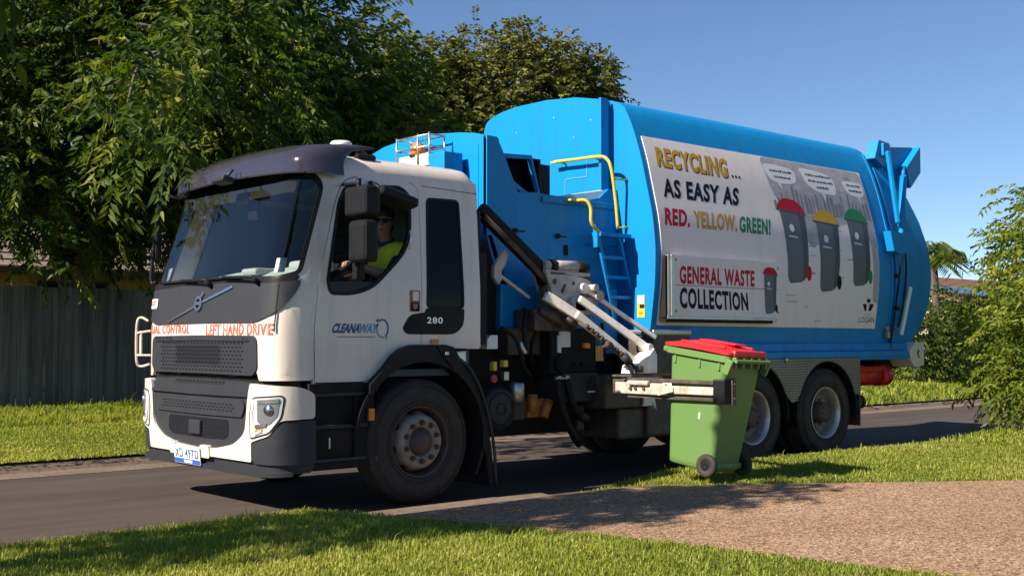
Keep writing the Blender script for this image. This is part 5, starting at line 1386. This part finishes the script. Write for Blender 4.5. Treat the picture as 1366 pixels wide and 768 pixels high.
q.sheet(rnd(pl_, .03), [circ(1.56, 1.87, .028), rnd([(1.63, 1.78), (1.68, 1.86), (1.71, 1.84), (1.66, 1.76)], .01), rnd([(1.86, 1.70), (1.93, 1.84), (1.96, 1.82), (1.90, 1.68)], .01), circ(1.80, 1.86, .02)], PY(.06), 0, .05, back=(0, 1, 0), smooth=False)
q.sheet(rnd(pl_, .03), (), PY(.22), 0, .03, back=(0, 1, 0), smooth=False)
q.bx(1.50, 2.02, .06, .24, 1.93, 1.965, .006)
q.cyl((1.82, .0, 1.64), (1.82, .25, 1.64), .085, 20); q.bx(1.72, 2.02, .0, .12, 1.56, 1.74, .05); q.cyl((2.05, -.04, 1.75), (2.05, .25, 1.75), .05, 14); q.cyl((1.98, -.06, 1.82), (1.98, .2, 1.82), .035, 12)
q.done('arm_carriage', CARRW, T)
q = MB(); q.bx(1.48, 2.1, .12, .2, 1.56, 1.94, .01); q.bx(1.35, 1.75, .1, .4, 1.42, 1.62, .02); q.cyl((1.4, .1, 1.62), (1.75, .02, 1.45), .05, 12); q.cyl((1.62, -.02, 1.56), (1.72, -.04, 1.48), .06, 12); q.bx(1.2, 2.4, .3, .5, 1.2, 1.45, .02); q.done('arm_backing', GREASE, T)
q = MB()
q.beam((1.40, .02, 1.74), (1.72, -.10, 1.54), .08, .09, .015)
q.beam((1.66, -.10, 1.575), (2.34, -.26, 1.09), .07, .082, .02)
q.done('arm_beam', ARMW, T, label='lower scuffed white arm beam')
q = MB(); q.beam((1.78, -.02, 1.72), (2.49, -.26, 1.245), .06, .07, .018); q.cyl((2.44, -.32, 1.27), (2.44, -.18, 1.27), .035, 12); q.done('arm_beam', ARMW, T, label='middle white arm beam')
q = MB(); q.beam((1.88, .04, 1.83), (2.68, -.16, 1.36), .045, .042, .01); q.cyl((1.9, .0, 1.815), (1.9, .1, 1.815), .05, 12); q.done('arm_beam', ARMW, T, label='upper thin white arm link')
q = MB()
for k in range(9):
    a = Vector((1.72, -.17, 1.47)).lerp(Vector((2.16, -.30, 1.15)), k / 9); q.cyl(a, a + (Vector((2.16, -.30, 1.15)) - Vector((1.72, -.17, 1.47))).normalized() * .035, .026, 8)
q.tube([(1.66, -.15, 1.50), (2.18, -.31, 1.13)], .018, 8); q.cyl((1.92, -.22, 1.31), (1.97, -.24, 1.28), .04, 10); q.done('energy_chain', GREASE, T)
q = MB(); q.tube(spline([(2.13, -.30, 1.17), (2.2, -.33, 1.08), (2.21, -.33, .97), (2.15, -.32, .90), (2.02, -.30, .86)], 6), .016, 7); q.tube(spline([(2.10, -.29, 1.16), (2.15, -.33, 1.05), (2.16, -.33, .98), (2.2, -.35, .92)], 6), .014, 7); q.cyl((2.08, -.3, 1.2), (2.14, -.32, 1.13), .04, 10); q.done('arm_hose', CHAR, T)
q = MB(); q.prism([(2.20, -.34, 1.10), (2.30, -.34, 1.16), (2.40, -.34, 1.20), (2.46, -.34, 1.26), (2.50, -.34, 1.20), (2.50, -.34, 1.03), (2.18, -.34, 1.03)], (0, .16, 0)); q.done('arm_knuckle', ARMW, T)
q = MB(); q.bx(2.10, 2.66, -.38, -.1, .998, 1.018, .005); q.bx(2.2, 2.5, -.42, -.1, .92, .998, .02); q.cyl((2.25, -.33, 1.04), (2.25, -.33, 1.10), .05, 12); q.done('wrist_plate', GREASE, T)
# gripper reaching out towards the verge and closing round the bin
q = MB(); GX = 1.845
q.beam((GX + .02, -.42, .915), (GX, -1.02, .915), .045, .10, .012); q.beam((GX, -.98, .915), (GX + .005, -1.56, .915), .03, .068, .01); q.beam((GX - .025, -.60, .965), (GX - .025, -.85, .965), .05, .04, .02)
q.prism([(GX - .03, -.95, .965), (GX - .03, -1.12, .93), (GX - .03, -1.12, .90), (GX - .03, -.95, .862)], (.02, 0, 0)); q.done('gripper_arm', GRIPW, T, label='white gripper arm along the front side of the bin')
q = MB(); q.beam((GX + .03, -.55, .99), (GX + .03, -1.56, .985), .02, .035, .006); q.beam((GX + .03, -.55, .845), (GX + .03, -1.56, .845), .02, .03, .006)
for yy in (-.62, -.68, -.78): q.cyl((GX - .025, yy, .915), (GX + .015, yy, .915), .016, 10)
q.bx(GX + .03, 2.25, -.5, -.36, .86, .99, .01); q.done('gripper_backing', GREASE, T)
q = MB(); q.beam((GX + .01, -1.53, .915), (GX + .03, -1.64, .915), .05, .20, .012); q.beam((GX + .02, -1.625, .915), (GX + .10, -1.635, .915), .03, .21, .012); q.done('gripper_pad', BLACKP, T, label='black rubber pad bent round the bin corner')
q = MB(); q.beam((GX + .085, -1.65, .915), (GX + .135, -1.652, .915), .02, .225, .006)
for dz in (-.06, .06): q.cyl((GX + .11, -1.66, .915 + dz), (GX + .11, -1.672, .915 + dz), .010, 8)
q.done('pad_plate', GREASE, T)
q = MB(); q.beam((2.50, -.42, .915), (2.46, -1.35, .915), .045, .11, .012); q.done('gripper_arm', ARMW, T, label='far gripper arm hidden behind the bin')
# claw hook
q = MB(); q.prism([(1.06, .22, 2.15), (1.10, .22, 2.10), (1.07, .22, 2.02), (1.02, .22, 1.95), (1.03, .22, 1.88), (.985, .22, 1.83), (.93, .22, 1.90), (.94, .22, 1.99)], (0, -.04, 0)); q.beam((1.0, .2, 1.92), (1.36, .19, 1.72), .03, .03, .008); q.done('lock_hook', CARRW, T)

# ---- things slung under the body
q = MB(); q.lathe([(0, 0), (0, .15), (.02, .185), (.05, .195), (.5, .195), (.55, .18), (.58, 0)], (1.0, .16, .73), 'Y', 32); q.lathe([(-.012, .14), (-.006, .15), (0, .14)], (1.0, .16, .73), 'Y', 32); q.lathe([(-.012, .05), (-.006, .055), (0, .05)], (1.0, .16, .73), 'Y', 24); q.done('air_tank', CHAR, T)
q = MB(); q.lathe([(0, 0), (0, .07), (.16, .07), (.18, .05), (.18, 0)], (1.22, .2, .78), 'Z', 20); q.done('filter_canister', ALU, T)
q = MB(); q.bx(1.70, 1.84, .14, .3, 1.27, 1.42, .01); q.bx(1.68, 1.72, .14, .2, 1.22, 1.38, .006); q.done('white_control_box', INKWHT, T)
q = MB(); q.prism([(.82, .14, 1.26), (.94, .14, 1.26), (.94, .14, 1.38), (.86, .14, 1.38), (.82, .14, 1.34)], (0, .1, 0)); q.done('white_bottle', INKWHT, T)
q = MB(); q.bx(1.46, 1.70, .32, .5, .62, .80, .03); q.cyl((1.50, .30, .68), (1.50, .30, .84), .05, 12); q.cyl((1.63, .29, .62), (1.70, .29, .78), .045, 12); q.done('orange_pump', mat('orange_pump_paint', (.42, .16, .02), .5, dirt=(.05, .03, .02), damt=.7, dscale=12), T)
q = MB(); q.bx(1.74, 2.2, .14, .6, .76, 1.03, .015); q.prism([(2.06, .13, .82), (2.16, .13, .82), (2.16, .13, .93), (2.11, .13, .99), (2.06, .13, .93)], (0, .02, 0)); q.done('battery_box', CHAR, T)
q = MB(); q.bx(2.05, 2.14, .12, .135, .845, .86, .002); q.done('box_label', INKWHT, T)
q = MB(); q.bx(1.12, 1.3, .18, .32, .62, .78, .01); q.done('bracket', CHAR, T); q = MB(); q.bx(1.98, 2.08, .2, .3, .48, .72, .02); q.cyl((1.98, .2, .64), (2.1, .2, .60), .05, 10); q.done('bracket', CHAR, T)
q = MB(); q.bx(2.16, 2.80, .0, .5, .69, 1.0, .02); q.bx(2.80, 3.3, .05, .5, .40, .98, .02); q.bx(2.44, 3.4, .10, .6, .38, .68, .03); q.done('lower_steel_box', GREASE, T)
q = MB(); q.bx(2.66, 2.80, -.02, .02, .70, .80, .01); q.prism([(2.66, -.03, .80), (2.80, -.03, .82), (2.84, -.03, .66), (2.81, -.03, .70), (2.78, -.03, .74), (2.66, -.03, .72)], (0, .03, 0)); q.done('tow_eye', ARMW, T)
q = MB(); q.bx(2.80, 3.34, -.03, .45, 1.0, 1.40, .012); q.done('side_locker', GREASE, T)
q = MB(); q.bx(2.78, 3.36, -.05, .46, 1.385, 1.44, .02); q.done('locker_lid', ALU, T)
q = MB(); q.sheet(rnd(Q(2.185, 2.30, 1.14, 1.28), .006), (), PY(.15), 0, .006, back=(0, 1, 0)); SP = q.done('reflector_plate', YELLOW, T)
q = MB()
for k in range(3): q.sheet(Q(2.20 + k * .035, 2.212 + k * .035, 1.145, 1.275), (), PY(.148), 0, .001)
q.done('reflector_stripe', DECALRED, SP)
q = MB(); q.bx(2.0, 2.08, .12, .16, 1.26, 1.31, .008); q.done('side_marker_lamp', ORANGE, T)
q = MB(); q.bx(.86, .90, .1, .16, 1.07, 1.15, .01); q.bx(.98, 1.03, .1, .16, 1.10, 1.16, .01); q.done('yellow_fitting', YELLOW, T)
q = MB(); q.cyl((.87, .10, 1.0), (.87, .14, 1.0), .035, 14); q.done('red_fitting', mat('red_cap', (.35, .05, .02), .5), T)
q = MB(); q.cyl((1.72, .12, 1.12), (1.72, .18, 1.12), .075, 18); q.cyl((1.72, .11, 1.12), (1.72, .13, 1.12), .05, 18); q.cyl((1.9, .12, 1.11), (1.9, .16, 1.11), .016, 8); q.cyl((2.0, .12, 1.11), (2.0, .16, 1.11), .016, 8); q.bx(1.6, 2.2, .16, .5, 1.02, 1.45, .02); q.done('valve_block', DARK, T)
q = MB(); q.cyl((1.62, .12, .985), (1.80, .12, .985), .014, 8); q.bx(1.64, 1.68, .1, .16, .96, 1.01, .004); q.bx(1.74, 1.78, .1, .16, .96, 1.01, .004); q.done('hose_clamp', ALU, T)
q = MB()
q.tube(spline([(1.66, .12, .98), (1.67, .11, .82), (1.74, .10, .60), (1.86, .12, .44), (2.0, .2, .36)], 6), .034, 10); q.tube(spline([(1.76, .12, .98), (1.80, .11, .84), (1.86, .11, .70), (2.0, .18, .62)], 6), .032, 10)
q.tube(spline([(.98, .14, 1.45), (1.12, .12, 1.36), (1.2, .12, 1.2), (1.25, .14, 1.1), (1.4, .2, 1.0)], 6), .018, 8); q.tube(spline([(1.3, .16, 1.6), (1.25, .13, 1.45), (1.27, .14, 1.25)], 6), .022, 8); q.tube(spline([(1.3, .2, 1.62), (1.45, .14, 1.5), (1.4, .2, 1.3), (1.5, .3, 1.1)], 6), .02, 8)
q.tube(spline([(2.32, .2, 1.5), (2.30, .15, 1.2), (2.34, .2, 1.05)], 5), .018, 7)
q.done('hydraulic_hose', BLACKP, T)
q = MB(); q.tube(spline([(1.20, .13, 1.32), (1.21, .11, 1.26), (1.24, .11, 1.22)], 4), .022, 8); q.done('hose_fitting', ALU, T); q = MB(); q.bx(1.0, 1.06, .12, .18, .98, 1.06, .01); q.done('hose_fitting', ALU, T)
q = MB(); q.bx(1.05, 2.9, .5, .75, .45, 1.2, .03); q.done('tank', DARK, T)
# ------------------------------------------------------------------ the bin in the gripper
BIN = thing('wheelie_bin', 'green wheelie bin with red lid held above the grass by the white truck arm', 'bin', (2.11, -1.20, .26))
def bsec(z, inset=0):
    t = z / .90
    w = .185 + .055 * t - inset; d = .215 + .06 * t - inset
    return rnd([(-w, -d), (w, -d), (w, d), (-w, d)], .055, 5)
BM = Matrix.Translation((2.11, -1.20, .26)) @ Matrix.Rotation(R(2.0), 4, 'Y') @ Matrix.Rotation(R(7.5), 4, 'X') @ Matrix.Diagonal((1.03, 1.12, 1.06, 1))
b = MB(); zs = [0, .012, .05, .12, .3, .5, .7, .88, .90]
rows = []
for z in zs:
    s_ = bsec(z, .012 if z == 0 else (0.0))
    rows.append([b.bm.verts.new((x, y, z)) for x, y in s_])
for A, B in zip(rows, rows[1:]):
    for k in range(len(A)): b.bm.faces.new((A[k], A[(k + 1) % len(A)], B[(k + 1) % len(A)], B[k])).smooth = True
b.bm.faces.new(rows[0][::-1])
def fin(mb, name, m, parent, **k):
    for v in mb.bm.verts: v.co = BM @ v.co
    return mb.done(name, m, parent, **k)
# ribs and the comb mark on the side, wheel recess block
for y_ in (-.235, -.03, .235):
    b.box((-.236, y_ * .9, .855), (.02, .022, .10), None, .004)
b.box((0, -.205, .05), (.36, .06, .05), None, .015)
fin(b, 'bin_body', BINGRN, BIN)
r_ = MB(); o_ = rnd([(-.265, -.305), (.265, -.305), (.265, .31), (-.265, .31)], .06, 5); i_ = rnd([(-.22, -.26), (.22, -.26), (.22, .26), (-.22, .26)], .05, 5)
r_.sheet(o_, [i_], lambda u, v: (u, v, .93), 0, .05, back=(0, 0, -1))
for x_ in (-.20, -.10, 0, .10, .20): r_.box((x_, -.315, .885), (.022, .05, .085), None, .006)
r_.tube([(-.22, -.345, .90), (.22, -.345, .90)], .016, 8); r_.box((-.245, -.30, .85), (.03, .06, .12), Matrix.Rotation(R(18), 3, 'X'), .006); r_.box((.245, -.30, .85), (.03, .06, .12), Matrix.Rotation(R(18), 3, 'X'), .006)
r_.box((-.02, .33, .905), (.40, .06, .045), None, .012)
fin(r_, 'rim', BINGRN, BIN)
l_ = MB(); l_.sheet(rnd([(-.27, -.31), (.27, -.31), (.272, .335), (-.272, .335)], .07, 6), (), lambda u, v: (u, v, .955 + .062 * (1 - (u / .30) ** 2) * (1 - ((v - .01) / .36) ** 2)), 0, .02, cu=.06, cv=.06, back=(0, 0, -1))
l_.box((0, -.05, 1.014), (.16, .34, .010), None, .005); l_.box((0, -.30, .955), (.42, .05, .05), None, .018); l_.box((-.18, .0, .990), (.03, .42, .012), None, .005); l_.box((.18, .0, .990), (.03, .42, .012), None, .005)
fin(l_, 'lid', LIDRED, BIN)
for x_ in (-.228, .228):
    w_ = MB(); sg = -1 if x_ < 0 else 1
    w_.lathe([(-.025, .04), (-.025, .078), (-.018, .088), (-.006, .092), (.006, .092), (.018, .088), (.025, .078), (.025, .04)], (x_, -.20, .055), 'X', 28, close=True)
    WH = fin(w_, 'wheel', RUBBER, BIN)
    h_ = MB(); h_.lathe([(-.02, 0), (-.028, .02), (-.02, .06), (-.012, .066), (.012, .066), (.02, .06), (.028, .02), (.02, 0)], (x_, -.20, .055), 'X', 20)
    fin(h_, 'hub', BLACKP, WH)
a_ = MB(); a_.cyl((-.22, -.20, .055), (.22, -.20, .055), .012, 8); fin(a_, 'axle', ALU, BIN)
s_ = MB(); s_.sheet(rnd(Q(-.07, -.055, .40, .47), .004), (), lambda u, v: (-.2125 - .0 * v, u, v), 0, .002, sgn=-1); fin(s_, 'scuff_mark', BANNER, BIN)

# ------------------------------------------------------------------ the driver
DRV = thing('person', 'driver in yellow and navy shirt and dark glasses seated at the steering wheel', 'person', (.15, .55, 1.1))
def skin_body(name, verts, edges, m, parent, root=0, sub=2):
    me = bpy.data.meshes.new(name); me.from_pydata([v[:3] for v in verts], edges, [])
    me.materials.append(m)
    o = bpy.data.objects.new(name, me); COL.objects.link(o); par(o, parent)
    sm = o.modifiers.new('skin', 'SKIN'); sm.use_smooth_shade = True
    if not me.skin_vertices: me.attributes
    lay = me.skin_vertices[0] if me.skin_vertices else None
    for i, v in enumerate(verts):
        r = v[3]; lay.data[i].radius = (r, v[4] if len(v) > 4 else r); lay.data[i].use_root = (i == root)
    sb = o.modifiers.new('smooth', 'SUBSURF'); sb.levels = sub; sb.render_levels = sub
    return o
V = [(.14, .55, 1.50, .15, .17), (.13, .55, 1.72, .13, .16), (.09, .55, 1.95, .13, .18), (.06, .55, 2.10, .10, .14), (.03, .55, 2.17, .058),
     (.01, .55, 2.235, .055), (-.005, .55, 2.29, .085, .072), (.005, .55, 2.37, .098, .078), (.015, .55, 2.435, .07, .06),
     (.06, .36, 2.10, .065), (.0, .31, 1.98, .055), (-.08, .30, 1.86, .05), (-.22, .34, 1.90, .042), (-.36, .41, 1.95, .033), (-.42, .43, 1.965, .035, .022),
     (.06, .74, 2.10, .065), (.0, .80, 1.98, .055), (-.08, .82, 1.86, .05), (-.22, .78, 1.90, .042), (-.36, .70, 1.95, .033), (-.42, .68, 1.965, .035, .022),
     (-.05, .45, 1.50, .095), (-.38, .43, 1.52, .07), (-.42, .43, 1.22, .055), (-.52, .43, 1.14, .04),
     (-.05, .65, 1.50, .095), (-.38, .67, 1.52, .07), (-.42, .67, 1.22, .055), (-.52, .67, 1.14, .04)]
Ed = [(0, 1), (1, 2), (2, 3), (3, 4), (4, 5), (5, 6), (6, 7), (7, 8), (3, 9), (9, 10), (10, 11), (11, 12), (12, 13), (13, 14), (3, 15), (15, 16), (16, 17), (17, 18), (18, 19), (19, 20), (0, 21), (21, 22), (22, 23), (23, 24), (0, 25), (25, 26), (26, 27), (27, 28)]
# five fingers on each hand, closed round the wheel rim
for sy, hb in ((1, 14), (-1, 20)):
    hx, hy, hz = V[hb][:3]
    for k in range(4):
        oy = (k - 1.5) * .019
        b0 = len(V)
        ln = (.9, 1.0, .97, .8)[k]
        V += [(hx - .035, hy + oy, hz + .012, .010), (hx - .062 * ln, hy + oy, hz + .004, .0095), (hx - .068 * ln, hy + oy, hz - .024, .009), (hx - .050, hy + oy, hz - .040, .008)]
        Ed += [(hb, b0), (b0, b0 + 1), (b0 + 1, b0 + 2), (b0 + 2, b0 + 3)]
    b0 = len(V)
    V += [(hx - .01, hy + .032 * sy, hz - .008, .011), (hx - .038, hy + .044 * sy, hz - .022, .010), (hx - .055, hy + .036 * sy, hz - .030, .009)]
    Ed += [(hb, b0), (b0, b0 + 1), (b0 + 1, b0 + 2)]
# nose, ears
b0 = len(V); V += [(.01 - .105 * math.cos(R(38)), .55 - .105 * math.sin(R(38)), 2.335, .014), (.01 - .122 * math.cos(R(38)), .55 - .122 * math.sin(R(38)), 2.315, .015)]; Ed += [(7, b0), (b0, b0 + 1)]
skin_body('body', V, Ed, SKIN, DRV)
Vs = [(.14, .55, 1.48, .165, .185), (.13, .55, 1.72, .145, .18), (.09, .55, 1.95, .15, .195), (.06, .55, 2.09, .12, .16), (.035, .55, 2.16, .072), (.06, .35, 2.09, .085), (.0, .30, 1.97, .072), (-.05, .30, 1.90, .066), (.06, .75, 2.09, .085), (.0, .81, 1.97, .072), (-.05, .81, 1.90, .066)]
skin_body('shirt', Vs, [(0, 1), (1, 2), (2, 3), (3, 4), (3, 5), (5, 6), (6, 7), (3, 8), (8, 9), (9, 10)], HIVIS, DRV)
sk_ = MB()
for y0, y1 in ((.305, .30), (.805, .81)): sk_.tube([(.012, y0, 2.0), (-.03, y1, 1.935), (-.075, y1, 1.875)], [.083, .086, .078], 14)
sk_.tube([(.10, .55, 1.93), (.13, .55, 1.75), (.14, .55, 1.5)], [.19, .185, .19], 18)
sk_.done('navy_sleeves', NAVY, DRV)
cl = MB(); cl.tube(spline([(.02, .47, 2.17), (-.04, .55, 2.15), (.02, .63, 2.17), (.09, .55, 2.20), (.02, .47, 2.17)], 5), .018, 8); cl.done('collar', NAVY, DRV)
HT = Matrix.Translation((.01, .55, 0)) @ Matrix.Rotation(R(38), 4, 'Z') @ Matrix.Translation((-.01, -.55, 0))
def turn(mb):
    for v in mb.bm.verts: v.co = HT @ v.co
hr = MB(); hr.ball((.022, .55, 2.405), .10, 18, (1.0, .86, .80)); hr.ball((.06, .55, 2.33), .085, 16, (.75, .92, 1.0)); turn(hr); hr.done('hair', HAIR, DRV)
gs = MB()
for sy in (-1, 1): gs.ball((-.082, .55 + sy * .033, 2.352), .027, 12, (.45, 1, .8)); gs.tube([(-.08, .55 + sy * .058, 2.357), (.02, .55 + sy * .08, 2.36)], .005, 6)
gs.tube([(-.098, .53, 2.357), (-.098, .57, 2.357)], .005, 6); turn(gs); gs.done('sunglasses', INKBLK, DRV)
mt = MB(); mt.ball((-.09, .55, 2.275), .018, 10, (.4, 1.2, .35)); turn(mt); mt.done('mouth', mat('lips', (.22, .08, .07), .5), DRV)
er = MB()
for sy in (-1, 1): er.ball((.01, .55 + sy * .082, 2.335), .026, 10, (.7, .35, 1.1))
turn(er); er.done('ears', SKIN, DRV)
